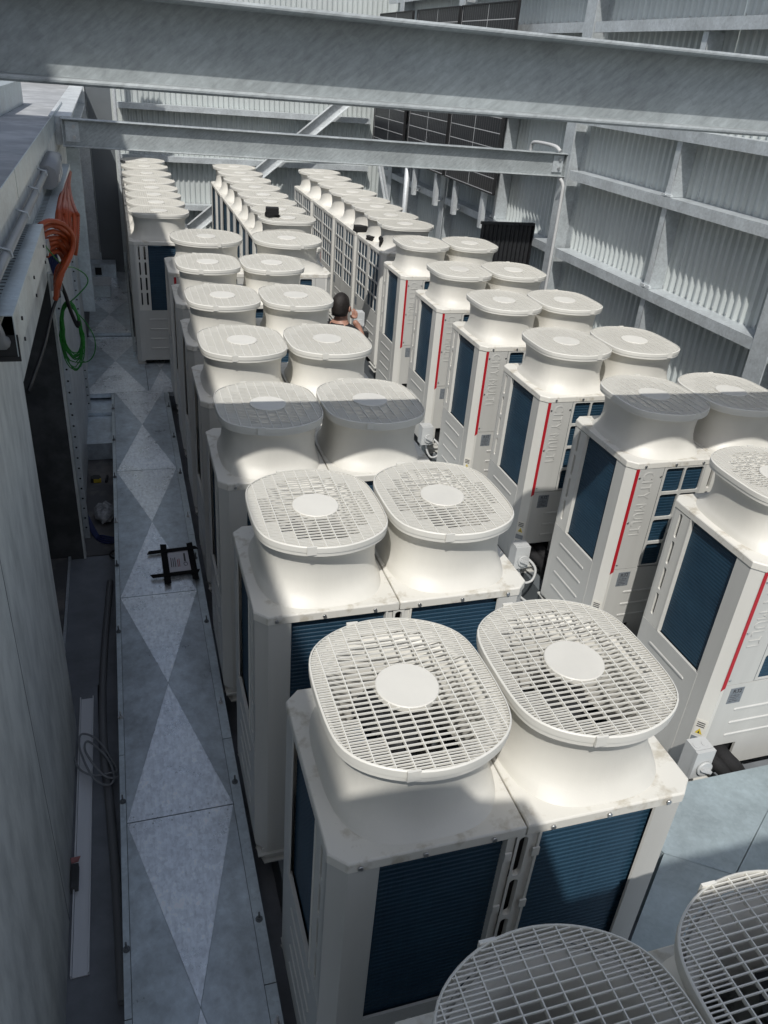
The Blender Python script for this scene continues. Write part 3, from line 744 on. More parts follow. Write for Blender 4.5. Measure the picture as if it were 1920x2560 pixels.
for row, xc, ys, rz, kind, nm in (('B', .03, (9.11, 10.31, 11.68, 13.26), R(90), 'S2', 'far-left'), ('C', 1.52, (8.88, 10.05, 11.42, 12.95), R(90), 'S2', 'far-middle'),
                                  ('D', 2.975, (8.70, 9.94, 11.31, 12.84), R(-90), 'D', 'far-right')):
    for i, y in enumerate(ys):
        extra = {'B': 'beside the dark column', 'C': 'showing blue coils to the left', 'D': 'showing grids of blue windows'}[row]
        unit(kind, 1.234 if i < 2 else 1.5, 1 if i < 2 else 0, '%s twin-fan condenser of the %s row, %s' % (ordn[i], nm, extra), (xc, y, 0), rz, 'condensers of the %s row' % nm)

# ================================================================== PLINTHS, DUCTS, FLOOR
for x0, x1, y0, y1, lb in ((.05, 1.2, -1.3, 7.9, 'left-hand near'), (2.48, 3.6, 1.1, 7.8, 'right-hand near')):
    o = thing('plinth_rails', 'dark steel rails carrying the condensers of the %s row' % lb, 'rail', ((x0+x1)/2, y0, FZ))
    hw = (x1-x0)/2
    for xx in (-hw+.09, hw-.09): obj('rail', MB().box(xx-.06, xx+.06, 0, y1-y0, 0, -.085-FZ), o, PAINTG)
for xc, lb in ((.03, 'far-left'), (1.52, 'far-middle'), (2.975, 'far-right')):
    o = thing('plinth_rails', 'dark steel rails carrying the condensers of the %s row' % lb, 'rail', (xc, 8.2, FZ))
    for xx in (-.28, .28): obj('rail', MB().box(xx-.05, xx+.05, 0, 5.8, 0, -.085-FZ), o, PAINTG)

def crossbreak(x0, x1, y0, y1, zb, rise):
    """duct skin folded along both diagonals: four separate facets"""
    c = Vector(((x0+x1)/2, (y0+y1)/2, zb+rise)); q = [Vector((x0, y0, zb)), Vector((x1, y0, zb)), Vector((x1, y1, zb)), Vector((x0, y1, zb))]
    b = MB(); g = .0015
    b.add(q+[p-Vector((0,0,.05)) for p in q], [(0,4,5,1), (1,5,6,2), (2,6,7,3), (3,7,4,0), (4,7,6,5)])
    fac = []
    for i in range(4):
        a, d_ = q[i], q[(i+1) % 4]; m__ = (a+d_+c)/3; f = MB()
        f.add([p+(m__-p).normalized()*g for p in (a, d_, c)], [(0, 1, 2)]); fac.append(f)
    return b, fac
def duct_panel(x0, x1, y0, y1, zb, rise, parent):
    b, fac = crossbreak(x0, x1, y0, y1, zb, rise); o = obj('duct_panel', b, parent, GALVD)
    for i, f in enumerate(fac): obj('facet', f, o, GALVE if i in (0, 2) else GALVD)  # end facets carry the painted-in sheen, side facets the plain zinc
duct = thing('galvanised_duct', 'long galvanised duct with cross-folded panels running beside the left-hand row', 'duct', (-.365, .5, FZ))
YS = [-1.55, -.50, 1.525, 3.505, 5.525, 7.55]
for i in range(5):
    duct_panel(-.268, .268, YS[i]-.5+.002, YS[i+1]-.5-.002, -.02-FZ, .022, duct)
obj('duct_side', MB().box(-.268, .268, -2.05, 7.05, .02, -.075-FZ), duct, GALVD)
for sx in (-1, 1):
    for i, (ya, yb) in enumerate(((-1.55, .55), (.555, 2.0), (2.005, 4.3), (4.305, 7.5))):
        x0, x1 = (-.300, -.271) if sx < 0 else (.271, .322)
        fl = obj('edge_angle', MB().box(x0, x1, ya-.5, yb-.5, -.030-FZ, -.026-FZ).box(x0 if sx < 0 else x1-.004, x0+.004 if sx < 0 else x1, ya-.5, yb-.5, -.09-FZ, -.030-FZ), duct, GALVS)
        y = ya+.3
        while y < yb:
            bb = MB(); bb.cyl(((x0+x1)/2, y-.5, -.026-FZ), (0,0,1), .017, .004, 10); bb.cyl(((x0+x1)/2, y-.5, -.022-FZ), (0,0,1), .011, .010, 6); bb.cyl(((x0+x1)/2, y-.5, -.012-FZ), (0,0,1), .005, .035, 6)
            obj('stud_bolt', bb, fl, STEELS if (y*7) % 2 < 1 else PAINTG); y += .82
# rivets along the panel seams
for ys in YS[1:-1]:
    for i in range(6):
        for dy in (-.03, .03):
            obj('rivet', MB().cyl((-.235+i*.094, ys-.5+dy, -.021-FZ), (0,0,1), .0045, .003, 8), duct, GALV)
# duct panels across the right foreground, in front of the nearest right-hand condenser
dk = thing('galvanised_duct', 'pale blue-grey galvanised duct top in front of the nearest right-hand condenser', 'duct', (2.4, .1, FZ))
def tri_panel(pts, z): 
    b = MB(); b.add([(x-2.4, y-.1, zz-FZ) for x, y, zz in pts], [tuple(range(len(pts)))]); return b
DZ = .20
for pts in ([(1.443, .13, 0), (1.443, .214, 0), (1.859, .569, 0), (2.11, .37, .02), (1.62, .10, .004), (1.48, .10, 0)],
            [(1.859, .571, 0), (1.80, .93, 0), (3.1, .93, 0), (2.566, .668, .01), (2.112, .372, .02)],
            [(2.57, .668, .01), (3.1, .928, 0), (4.3, .928, 0), (4.3, -1.5, 0), (2.05, -1.5, 0), (2.115, .368, .02)],
            [(2.11, .366, .02), (2.045, -1.5, 0), (1.38, -1.5, 0), (1.33, .09, 0), (1.62, .098, .004)]):
    obj('duct_panel', tri_panel([(x, y, z+DZ) for x, y, z in pts], 0), dk, GALVF)
obj('duct_side', MB().prism([(1.33-2.4, -1.6), (4.3-2.4, -1.6), (4.3-2.4, .825), (1.80-2.4, .825), (1.86-2.4, .46), (1.445-2.4, .11), (1.335-2.4, -.02)], 0, DZ-.012-FZ), dk, GALVF)
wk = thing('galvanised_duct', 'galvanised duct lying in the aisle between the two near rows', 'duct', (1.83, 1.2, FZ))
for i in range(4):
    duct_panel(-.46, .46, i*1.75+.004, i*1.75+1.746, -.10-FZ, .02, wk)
# far-left duct boxes
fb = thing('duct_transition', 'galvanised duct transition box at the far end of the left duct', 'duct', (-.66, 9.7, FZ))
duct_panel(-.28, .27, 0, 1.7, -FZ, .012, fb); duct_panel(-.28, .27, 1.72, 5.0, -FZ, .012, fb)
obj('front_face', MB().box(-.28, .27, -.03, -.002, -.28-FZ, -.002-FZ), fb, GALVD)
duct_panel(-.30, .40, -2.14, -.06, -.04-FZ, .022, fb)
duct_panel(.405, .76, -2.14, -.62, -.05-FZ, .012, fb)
obj('upstand', MB().box(.275, .30, -.9, 4.9, -.05-FZ, .03-FZ), fb, GALVS)
bx = thing('galvanised_box', 'small bright galvanised box sitting on the far-left duct', 'box', (-.78, 11.75, .004))
obj('body', MB().box(-.14, .14, -.25, .25, 0, .17), bx, GALVS); obj('flange', MB().box(-.16, .16, -.27, .27, .172, .185), bx, GALVL)
bx = thing('galvanised_box', 'dull galvanised box with square opening behind the small bright box', 'box', (-.75, 13.0, .004))
obj('body', MB().box(-.19, .21, -.3, .06, 0, .22), bx, GALVD); obj('opening', MB().box(-.12, -.02, -.306, -.302, .05, .17), bx, CABD)
# branch boxes in the gap beside the duct
bx = thing('duct_branch', 'dark grey duct branch boxes stepping down into the gap by the left wall', 'duct', (-.77, 6.9, FZ))
obj('box', MB().box(-.155, .10, -.45, .27, .02, .20), bx, GALVD); obj('box', MB().box(-.155, .10, .28, .78, .02, .235), bx, GALVD)
obj('folded_sheet', MB().add([(-.14, .80, .20), (.105, .80, .20), (.105, 1.32, .245), (-.14, 1.32, .245), (-.02, 1.0, .30)], [(0,1,4), (1,2,4), (2,3,4), (3,0,4)]), bx, GALVS)
struct('gap_floor', MB().box(-.93, -.67, 4.62, 6.5, FZ+.003, FZ+.012), FLOORC)

# ================================================================== LEFT CONCRETE WALL
WX = -.935
cw = thing('concrete_wall', 'tall stained concrete wall along the left photo edge with a doorway recess', 'wall', (WX, 2, FZ))
H = 2.78-FZ
obj('wall_panel', MB().box(-.30, 0, -7, -.722, 0, H-.3), cw, CONC); obj('wall_panel', MB().box(-.30, -.002, -.697, .62, 0, H-.3), cw, CONC)            # near panel, ends at the doorway
obj('lintel', MB().box(-.30, -.001, -7, 7.0, H-.298, H-.05), cw, CONC)
obj('wall_panel', MB().box(-.30, 0, .622, 2.62, 2.30, H-.3), cw, CONC)
obj('wall_panel', MB().box(-.34, .002, 2.62, 7.0, 0, H-.3), cw, CONC)
obj('jamb_shade_sheet', MB().box(-.60, .003, 2.60, 2.618, 0, 2.3), cw, CONCD)  # dark sheet puts the far jamb's shade into its colour
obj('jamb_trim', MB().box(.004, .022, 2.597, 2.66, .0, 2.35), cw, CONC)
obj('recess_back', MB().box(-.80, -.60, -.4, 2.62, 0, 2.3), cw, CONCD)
obj('threshold', MB().box(-.29, -.12, .63, 2.59, 0.004, .03), cw, FLOORC)
obj('door_track', MB().box(-.115, -.095, .63, 2.59, 0.004, .04), cw, GALV); obj('door_track', MB().box(-.30, -.29, .63, 2.59, .004, .05), cw, GALV)
obj('joint_filler', MB().box(-.29, -.003, -.7215, -.6975, .01, H-.31), cw, CONCD)
for i in range(5):
    y0 = -7+i*2.82
    obj('flashing', MB().box(-.005, .006, y0, y0+2.80, H-.115, H+.035).box(-.28, .006, y0, y0+2.80, H+.035, H+.041) if False else MB().box(.003, .008, y0, y0+2.80, H-.115, H+.03), cw, GALVS)
struct('upper_roof', MB().box(-12, WX-.006, -6, 15.2, 2.58, 2.735), SLABM)
struct('upper_roof_edge', MB().box(-12, -4.2, -6, 15.2, FZ, 2.575), BUILD)
rb = thing('rooftop_duct_box', 'galvanised duct box on the upper roof at the top left', 'duct', (-1.72, 9.0, 2.737))
obj('body', MB().prism([(-.45, -1.6), (.30, -1.5), (.36, .5), (-.45, .5)], 0, .24), rb, GALVS); obj('cover', MB().box(-.55, .05, -.9, .3, .242, .36), rb, GALVS)
# unseen building and made-up stepped canopy, both shaped to cast shade on the units
tb_ = thing('shadow_building', 'tall unseen building left of the deck, sized to shade the left-hand row', 'building', (-3, -2, 2.737))
obj('wall', MB().box(-4, .98, -8, 7.0, 0, 4.42), tb_, BUILD); obj('parapet_cap', MB().box(-4.05, 1.03, -8.05, 7.05, 4.422, 4.48), tb_, GALV)
cn = thing('shadow_canopy', 'unseen stepped slab behind the camera, added to shade the nearest condensers', 'canopy', (-.5, -3, 4.36))
cnp = MB(); cnp.prism([(-2.4, -.3), (1.9, -.3), (1.9, .71), (.10, .71), (.06, 1.10), (-.09, 1.13), (-.13, 1.19), (-.60, 1.24), (-.64, .9), (-1.47, .9)], 0, .12); obj('slab', cnp, cn, BUILD)

# ---- cable tray, conduit and cables on the left wall
tr = thing('cable_tray', 'perforated galvanised cable tray hung along the upper concrete wall', 'cable tray', (WX, 1.72, 2.36))
def trayseg(y0, y1, z, wx=.125, hh=.15):
    b = MB(); b.box(.004, wx, y0, y1, z+hh-.003, z+hh); b.box(wx-.003, wx, y0, y1, z, z+hh-.003)
    o = obj('tray_section', b, tr, GALVS)
    bt = obj('tray_base', MB().box(.01, wx-.004, y0, y1, z-.003, z), tr, BLACKP)
    n = int((y1-y0)/.055)
    for i in range(n):
        y = y0+.03+i*.055
        obj('slot', SLOT, o, loc=(.028, y, z+hh+.0008))
    return o
SLOT = MB().box(-.018, .018, -.005, .005, 0, .0008).mesh('slot', BLACKP)
trayseg(0, 1.75, .02, .112, .155); trayseg(1.77, 5.3, .0, .115, .06)
for y in (.12, .75, 1.4):
    for z in (.05, .13): obj('bolt', MB().cyl((.125, y, z), (1,0,0), .008, .006, 8), tr, BLACKP)
obj('end_cap', MB().box(.008, .118, .004, .012, .0, .10), tr, BLACKP)
tag(obj('galvanised_plate', MB().box(-.865, -.745, 7.55, 7.57, .9, 2.50), None, GALVS), 'galvanised plate hanging below the left end of the lower beam', 'plate')
tag(obj('conduit', MB().tube([(WX+.035, 1.3, 2.60), (WX+.035, 2.2, 2.60), (WX+.035, 6.1, 2.58)], .021, 12), None, PIPEG), 'straight grey conduit fixed along the concrete wall above the tray', 'conduit')
cs_ = thing('conduit_saddles', 'small metal saddles holding the grey conduit to the concrete wall', 'bracket', (WX, 2.4, 2.585), 0)
for y in (0, .9, 1.7, 2.5): obj('saddle', MB().tube([(.002, y, -.02), (.03, y, -.012), (.062, y, .012), (.055, y, .035), (.02, y, .045), (.002, y, .05)], .006, 5), cs_, GALV)
ch_ = thing('cable_entry_hood', 'rounded grey plastic cable entry hood under the end of the lower beam', 'cable box', (WX, 5.9, 2.54))
hd = MB(); sec = [(0, -.07), (.06, -.075), (.10, -.05), (.11, 0), (.10, .06), (.06, .085), (0, .09)]
hd.rings([[(x, y, z) for x, z in sec] for y in (-.75, -.02)]+[[(x*.85, .25, z*.85) for x, z in sec], [(x*.6, .42, z*.6) for x, z in sec]], True, True); obj('shell', hd, ch_, PIPEG)
obj('end_boss', MB().cyl((.05, .40, 0), (0,1,0), .04, .14, 16), ch_, PIPEG)
for i in range(3): obj('vent_slot', MB().box(.098, .112, -.55+i*.2, -.47+i*.2, -.05, .0), ch_, PVCW)
# corrugated grey flex at the tray end
def corr(path, r, rings_per=.012, amp=.12):
    path = [Vector(p) for p in path]; L = 0; P_ = [path[0]]
    tot = sum((path[i+1]-path[i]).length for i in range(len(path)-1)); n = int(tot/rings_per)
    out = []
    for k_ in range(n+1):
        t = k_/n*(len(path)-1); i = min(int(t), len(path)-2); out.append(path[i].lerp(path[i+1], t-i))
    return out, [r*(1+(amp if i % 2 else -amp)) for i in range(n+1)]
p_, r_ = corr(bez([(WX+.05, 1.25, 2.66), (WX+.055, 1.45, 2.60), (WX+.06, 1.60, 2.52), (WX+.06, 1.66, 2.46), (WX+.065, 1.74, 2.43)], 8), .026, .011)
tag(obj('flexible_conduit', MB().tube(p_, r_, 10), None, PIPEG), 'grey corrugated flexible conduit entering the near end of the cable tray', 'conduit')
# orange conduits draped over the tray edge
random.seed(3)
names = ['topmost', 'second from top', 'third from top', 'fourth from top', 'fifth from top', 'lowest front', 'outermost', 'inner', 'rear']
for i in range(7):
    y0 = 3.66+.03*i
    pts = [(-.85, y0-.10, 2.512-.034*i), (-.80, y0-.02, 2.522-.034*i), (-.742-.008*i, y0+.06, 2.497-.034*i), (-.695-.013*i, y0+.12, 2.425-.031*i), (-.698-.014*i, y0+.12, 2.345-.022*i), (-.745-.010*i, y0+.08, 2.265-.012*i), (-.795-.004*i, y0+.05, 2.17-.005*i), (-.83, y0+.05, 2.05)]
    pts = [pts[0]]+[(x+random.uniform(-.006, .006), y+random.uniform(-.03, .03), z+random.uniform(-.007, .007)) for x, y, z in pts[1:]]
    p_, r_ = corr(bez(pts, 7), .0145, .012, .07)
    tag(obj('orange_conduit', MB().tube(p_, r_, 10), None, ORANGE), 'orange conduit of the looped front bundle at the tray, %s' % names[i], 'conduit', 'orange conduits over the tray edge')
for i in range(9):
    q = i/8
    pts = [(-.845+.02*q, 6.9, 2.36), (-.835+.035*q, 6.0, 2.385-.01*q), (-.82+.07*q, 5.2, 2.41-.02*q), (-.812+.108*q, 4.6, 2.435-.03*q), (-.808+.118*q, 4.35+.25*q, 2.42-.05*q), (-.80+.10*q, 4.2+.3*q, 2.36-.09*q), (-.80+.07*q, 4.15+.3*q, 2.26-.1*q)]
    pts = [(x+random.uniform(-.009, .009), y+random.uniform(-.05, .05), z+random.uniform(-.014, .014)) for x, y, z in pts]
    p_, r_ = corr(bez(pts, 7), .0135, .020, .2)
    tag(obj('orange_conduit', MB().tube(p_, r_, 8), None, ORANGE), 'orange ribbed conduit running along the far tray, %s from the wall' % ['first', 'second', 'third', 'fourth', 'fifth', 'sixth', 'seventh', 'eighth', 'ninth'][i], 'conduit', 'orange conduits over the tray edge')
for i in range(5):
    x = -.885+.011*i
    tag(obj('blue_cable', MB().tube(bez([(x+.02, 4.25-.03*i, 2.36), (x, 4.3, 2.24), (x+.004, 4.35, 2.13), (-.862+.004*i, 4.4, 2.0)], 5), .009, 6), None, BLUEW), 'dark blue cable dropping from the tray behind the orange conduits, strand %s' % 'abcde'[i], 'cable', 'blue cables under the tray')
for x, y, lb, wd in ((WX+.028, 4.93, 'perforated vertical strut channel on the wall beside the doorway jamb', .05), (WX+.03, 7.3, 'perforated vertical strut channel farther along the wall behind the green coil', .05)):
    o = thing('strut_channel', lb, 'strut', (x, y, FZ)); b = MB(); b.box(-.021, .021, -.022, -.018, 0, 2.62); b.box(.017, .021, -.018, .03, 0, 2.62)
    obj('channel', b, o, GALV)
    for i in range(26): obj('hole', MB().cyl((0, -.0225, .12+i*.095), (0,-1,0), .0085, .0008, 10), o, BLACKP)
tag(obj('wall_board', MB().box(WX+.006, WX+.016, 5.0, 7.2, FZ+.1, 2.3), None, GALVL), 'pale grey board fixed to the wall between the two strut channels', 'board')
tb2 = thing('terminal_block', 'small grey cable gland block below the orange conduits', 'cable box', (-.865, 4.4, 1.94)); obj('body', MB().box(-.035, .035, -.03, .03, 0, .10), tb2, PIPEG); obj('gland', MB().cyl((0, 0, 0), (0,0,-1), .02, .05, 12), tb2, BLACKP)
tag(obj('black_cable', MB().tube(bez([(-.865, 4.4, 1.90), (-.90, 4.2, 1.84), (-.92, 3.6, 1.80), (-.97, 3.0, 1.75)], 6), .011, 7), None, BLACKW), 'black cable running down into the dark doorway recess', 'cable')
tag(obj('black_cable', MB().tube(bez([(-.845, 4.42, 2.0), (-.82, 4.44, 1.90), (-.80, 4.47, 1.78), (-.775, 4.49, 1.68), (-.76, 4.49, 1.66), (-.755, 4.49, 1.70)], 6), .013, 7), None, BLACKW), 'thick black cable looping behind the green wire coil', 'cable')
# green wire coil
gc = thing('wire_coil', 'hanging coil of green wire on the left wall', 'cable', (-.81, 4.5, 1.36))
random.seed(5)
for i in range(16):
    pts = []; dx = random.uniform(-.012, .012); ww = random.uniform(.060, .082); zb = random.uniform(-.02, .07)
    for k_ in range(26):
        t = 2*math.pi*k_/25; px = ww*math.sin(t)*(1.0 if math.cos(t) < 0 else .85+.15*math.cos(t)); pz = .235+(.235-zb*.5)*math.cos(t)-zb*.0 + zb*(1-math.cos(t))/2
        pts.append((px+dx*(1-math.cos(t))/2, random.uniform(-.018, .018), pz))
    pts[0] = (dx*.2, 0, .465); pts[-1] = (-dx*.2, 0, .465)
    obj('wire_loop', MB().tube(pts, .0042, 5), gc, GREENW)
obj('tie', MB().cyl((-.012, 0, .45), (1,0,0), .015, .024, 10), gc, BLACKP)
tag(obj('green_wire', MB().tube(bez([(WX+.10, 3.35, 2.47), (-.78, 3.9, 2.22), (-.74, 4.35, 2.10), (-.68, 4.5, 2.02), (-.67, 4.5, 1.96), (-.74, 4.5, 1.88), (-.81, 4.5, 1.82)], 8), .0045, 5), None, GREENW), 'green wire swinging from the tray down to the hanging coil', 'cable')
tag(obj('green_wire', MB().tube(bez([(-.80, 4.5, 1.80), (-.72, 4.5, 1.70), (-.665, 4.5, 1.58), (-.67, 4.5, 1.47), (-.72, 4.5, 1.40), (-.80, 4.5, 1.39)], 8), .004, 5), None, GREENW), 'loose green wire loop hanging right of the coil', 'cable')

# ---- small things in the gap by the left wall
mc = thing('metal_channel', 'long pale metal channel strip lying on the floor by the left wall', 'channel', (-.878, .98, FZ))
obj('strip', MB().box(-.034, .034, 0, 1.88, .004, .010), mc, ALU); obj('lip', MB().box(-.042, -.036, 0, 1.88, .004, .03), mc, ALU); obj('lip', MB().box(.036, .042, 0, 1.88, .004, .03), mc, ALU)
tag(obj('hose', MB().tube(bez([(-.725, 4.17, FZ+.028), (-.765, 3.41, FZ+.028), (-.78, 2.79, FZ+.028), (-.768, 2.3, FZ+.028), (-.745, 2.02, FZ+.028), (-.712, 1.43, FZ+.028), (-.69, .8, FZ+.028)], 8), .024, 10), None, PIPED), 'dark grey hose lying along the floor beside the long duct', 'hose')
tag(obj('grey_cable', MB().tube(bez([(-.945, 2.33, FZ+.05), (-.90, 2.20, FZ+.06), (-.82, 2.13, FZ+.07), (-.72, 2.13, FZ+.07), (-.70, 2.17, FZ+.06), (-.80, 2.42, FZ+.05), (-.90, 2.50, FZ+.05), (-.905, 2.36, FZ+.06), (-.83, 2.12, FZ+.07), (-.75, 2.04, FZ+.07), (-.71, 2.08, FZ+.08), (-.75, 2.25, FZ+.07), (-.86, 2.42, FZ+.06), (-.87, 2.32, FZ+.07), (-.76, 2.10, FZ+.08), (-.66, 2.09, FZ+.07)], 8), .0065, 6), None, PIPEG), 'tangled grey cable lying across the metal channel strip', 'cable')
tag(obj('wire_offcut', MB().tube([(-.81, 2.98, FZ+.008), (-.80, 2.62, FZ+.008)], .005, 6), None, BLACKW), 'short thin black wire offcut on the floor by the channel strip', 'wire')
br = thing('timber_offcut', 'small offcut with a torn pink wrapper leaning by the left wall', 'offcut', (-.93, 1.5, FZ)); obj('block', MB().box(0, .035, -.07, .07, .0, .05), br, CONCD); obj('wrapper', MB().add([(0, .07, .052), (.035, .07, .055), (.045, .11, .05), (-.005, .10, .06)], [(0,1,2,3)]), br, mat('pink_wrap', (.35, .14, .13), .6))
tm = thing('tape_measure', 'small black and yellow tape measure on the dusty floor', 'tool', (-.845, 5.98, FZ+.012)); obj('case', MB().prism([(-.045, -.03), (.03, -.04), (.045, 0), (.03, .045), (-.02, .05), (-.05, .02)], 0, .045), tm, BLACKP); obj('band', MB().box(-.02, .047, -.045, -.02, .006, .04), tm, YEL)
tag(obj('marker_pen', MB().tube([(-.752, 5.93, FZ+.022), (-.742, 6.06, FZ+.022)], .012, 8), None, BLACKP), 'short black marker beside the tape measure', 'tool')
random.seed(11); bgm = MB(); rs = []
for j in range(9):
    ph = math.pi*j/8; rs.append([((.09*math.sin(ph)+random.uniform(-.012, .012))*math.cos(2*math.pi*i/14), (.17*math.sin(ph)+random.uniform(-.02, .02))*math.sin(2*math.pi*i/14), .055-.055*math.cos(ph)+random.uniform(-.008, .008)) for i in range(14)])
bgm.rings(rs, True, True, smooth=False); tag(obj('plastic_bag', bgm, None, PLASTIC, loc=(-.765, 5.25, FZ+.012)), 'crumpled clear plastic bag on the floor in the gap', 'bag')
for i in range(4):
    tag(obj('blue_cable', MB().tube(bez([(WX+.03, 5.05+.02*i, FZ+.14), (-.86+.012*i, 4.93, FZ+.03), (-.78, 4.80+.018*i, FZ+.02+.012*i), (-.66, 4.77+.02*i, FZ+.03)], 6), .009, 6), None, BLUEW), 'dark blue cable crossing the gap floor towards the duct, strand %s' % 'abcd'[i], 'cable', 'blue cables on the gap floor')
tag(obj('rubber_ring', MB().tube([(-.68+.045*math.cos(t*math.pi/10), 4.6+.06*math.sin(t*math.pi/10), FZ+.015) for t in range(21)], .008, 6), None, BLACKW), 'black rubber ring on the floor against the duct side', 'ring')
# paper sleeve taped to the duct
ZD = -.002+.006
pp = thing('taped_notice', 'paper notice taped to the duct with a hash of black tape strips', 'notice', (-.2, 3.86, ZD-.010)); 
def strip(x0, y0, x1, y1, wd, z, m__, nm, sk=.0):
    a = Vector((x0+.2, y0-3.86, z)); b_ = Vector((x1+.2, y1-3.86, z)); d_ = (b_-a).normalized(); s = Vector((-d_.y, d_.x, 0))*wd/2
    q = [a-s, b_-s+d_*sk, b_+s, a+s+d_*sk]; B = MB(); B.add(q+[p+Vector((0,0,.001)) for p in q], [(0,3,2,1),(4,5,6,7),(0,1,5,4),(1,2,6,5),(2,3,7,6),(3,0,4,7)]); return obj(nm, B, pp, m__)
strip(-.20, 3.70, -.20, 4.03, .17, .010, PAPER, 'sheet')
strip(-.300, 4.14, -.296, 3.585, .048, .0140, TAPE, 'tape_strip', .01); strip(-.100, 4.12, -.093, 3.60, .046, .0140, TAPE, 'tape_strip', -.012)
strip(-.43, 4.025, -.057, 4.045, .05, .0160, TAPE, 'tape_strip', .02); strip(-.40, 3.695, -.05, 3.71, .05, .0160, TAPE, 'tape_strip', -.02)
for i, (x, l_, mm) in enumerate(((-.255, .13, INK), (-.240, .12, INK), (-.226, .13, INK), (-.207, .10, INKR), (-.195, .11, INKR))): strip(x, 3.80, x, 3.80+l_, .006, .0125, mm, 'print_line')
strip(-.152, 3.87, -.152, 3.98, .014, .0125, INK, 'print_line')
obj('print_ring', MB().tube([(.05+.014*math.cos(t*math.pi/8), -.03+.024*math.sin(t*math.pi/8), .0125) for t in range(17)], .002, 4), pp, INK)

# ================================================================== ISOLATORS AND PIPES
def isolator(label, loc, cables=True, bracket=True):
    o = thing('isolator_switch', label, 'switch', loc, R(0), 'isolator switches of the condensers')
    b = MB(); b.box(-.058, .058, -.0, .085, 0, .195); obj('box', b, o, ISO)
    obj('lid', MB().box(-.060, .060, -.022, -.002, .002, .193), o, ISO)
    obj('dial', MB().cyl((.012, -.022, .075), (0,-1,0), .046, .016, 24), o, ISO)
    obj('knob', MB().obox((.012, -.046, .075), (.034, 0, -.018), (.004, 0, .008), (0, .011, 0)), o, PVCW)
    for x in (-.028, .026): obj('cap', MB().cyl((x, .035, .195), (0,0,1), .021, .004, 16), o, ISO)
    if bracket:
        b = MB(); b.box(-.03, .03, .087, .093, -.42, .17); b.box(-.10, .10, .0, .09, -.426, -.42); obj('bracket', b, o, GALVS)
    if cables:
        obj('cable', MB().tube(bez([(-.03, .04, 0), (-.03, .03, -.12), (.02, .0, -.24), (.12, -.05, -.32), (.28, -.08, -.36)], 8), .0105, 8), o, PVCW)
        obj('cable', MB().tube(bez([(.025, .04, 0), (.03, .03, -.08), (.07, .0, -.15), (.14, 0, -.14), (.17, .03, -.06), (.13, .08, .0), (.06, .14, .03)], 8), .0105, 8), o, PVCW)
    return o
isl = ['white rotary isolator beside the two black pipes at the nearest right-hand condenser', 'rotary isolator hidden at the foot of the shadow-crossed right-hand condenser', 'grey rotary isolator with looped cables at the third right-hand condenser',
       'white rotary isolator with looped cables at the fourth right-hand condenser', 'small rotary isolator at the fifth right-hand condenser']
for i in range(5):
    isolator(isl[i], (EX[i]-.06+(.0 if i else .015), EY[i]-(.20 if i else .115), .125 if i else .145), i > 0)
iso2 = isolator('white rotary isolator just right of the man\'s head', (2.02, 6.95, .85), False); 
tag(obj('bracket_arm', MB().box(1.90, 2.12, 6.86, 6.92, .78, .84), None, BLACKP), 'black bracket below the isolator next to the man', 'bracket')
for i in range(4):
    for k_, (dx, r0, nm) in enumerate(((.155, .038, 'thinner'), (.235, .05, 'thicker'))):
        tag(obj('insulated_pipe', MB().tube(bez([(EX[i]+dx, EY[i]+.25, .12), (EX[i]+dx, EY[i]-.01, .11), (EX[i]+dx+.05, EY[i]-.08, .06), (EX[i]+dx+.10, EY[i]-.10, -.05), (EX[i]+dx+.14, EY[i]-.10, -.3)], 7), r0, 12), None, FOAM),
            '%s black insulated pipe leaving the foot of the %s right-hand condenser' % (nm, ['nearest', 'second', 'third', 'fourth'][i]), 'pipe', 'insulated pipes')
# white conduit on the right-hand column
tag(obj('white_conduit', MB().tube(bez([(4.26, 7.85, 2.66), (4.26, 7.84, 2.74), (4.26, 7.78, 2.79), (4.27, 7.50, 2.80), (4.29, 7.30, 2.79), (4.31, 7.22, 2.75)], 6), .02, 10), None, PVCW), 'white conduit bend strapped above the right end of the lower beam', 'conduit')
tag(obj('white_conduit', MB().tube(bez([(4.33, 7.16, 2.48), (4.36, 7.13, 2.42), (4.365, 7.12, 2.30), (4.365, 7.12, 1.6), (4.365, 7.12, .3)], 6), .019, 10), None, PVCW), 'white conduit running down the right-hand column', 'conduit')
# black pads left on the units
def pad(label, loc, rz, nst, s=1.):
    o = thing('black_pads', label, 'pads', loc, rz); 
    for i in range(nst):
        q = [(-.09*s, -.06*s), (.07*s, -.07*s), (.09*s, .05*s), (-.06*s, .07*s)]; a = random.uniform(-.3, .3)
        obj('pad', MB().prism([(x*math.cos(a)-y*math.sin(a), x*math.sin(a)+y*math.cos(a)) for x, y in q], i*.026, i*.026+.024), o, FOAM)
pad('stack of black pads on a fan guard of the far-middle row', (1.34, 8.62, ZT+.299), .2, 4)
pad('nearest stack of black pads on the far-right row covers', (2.72, 8.40, ZT+.002), 0, 5, .9); pad('small black pads in the middle on the far-right row covers', (2.70, 8.87, ZT+.002), .5, 2, .9); pad('farther stack of black pads on the far-right row covers', (2.69, 9.43, ZT+.002), .3, 3, 1.1)

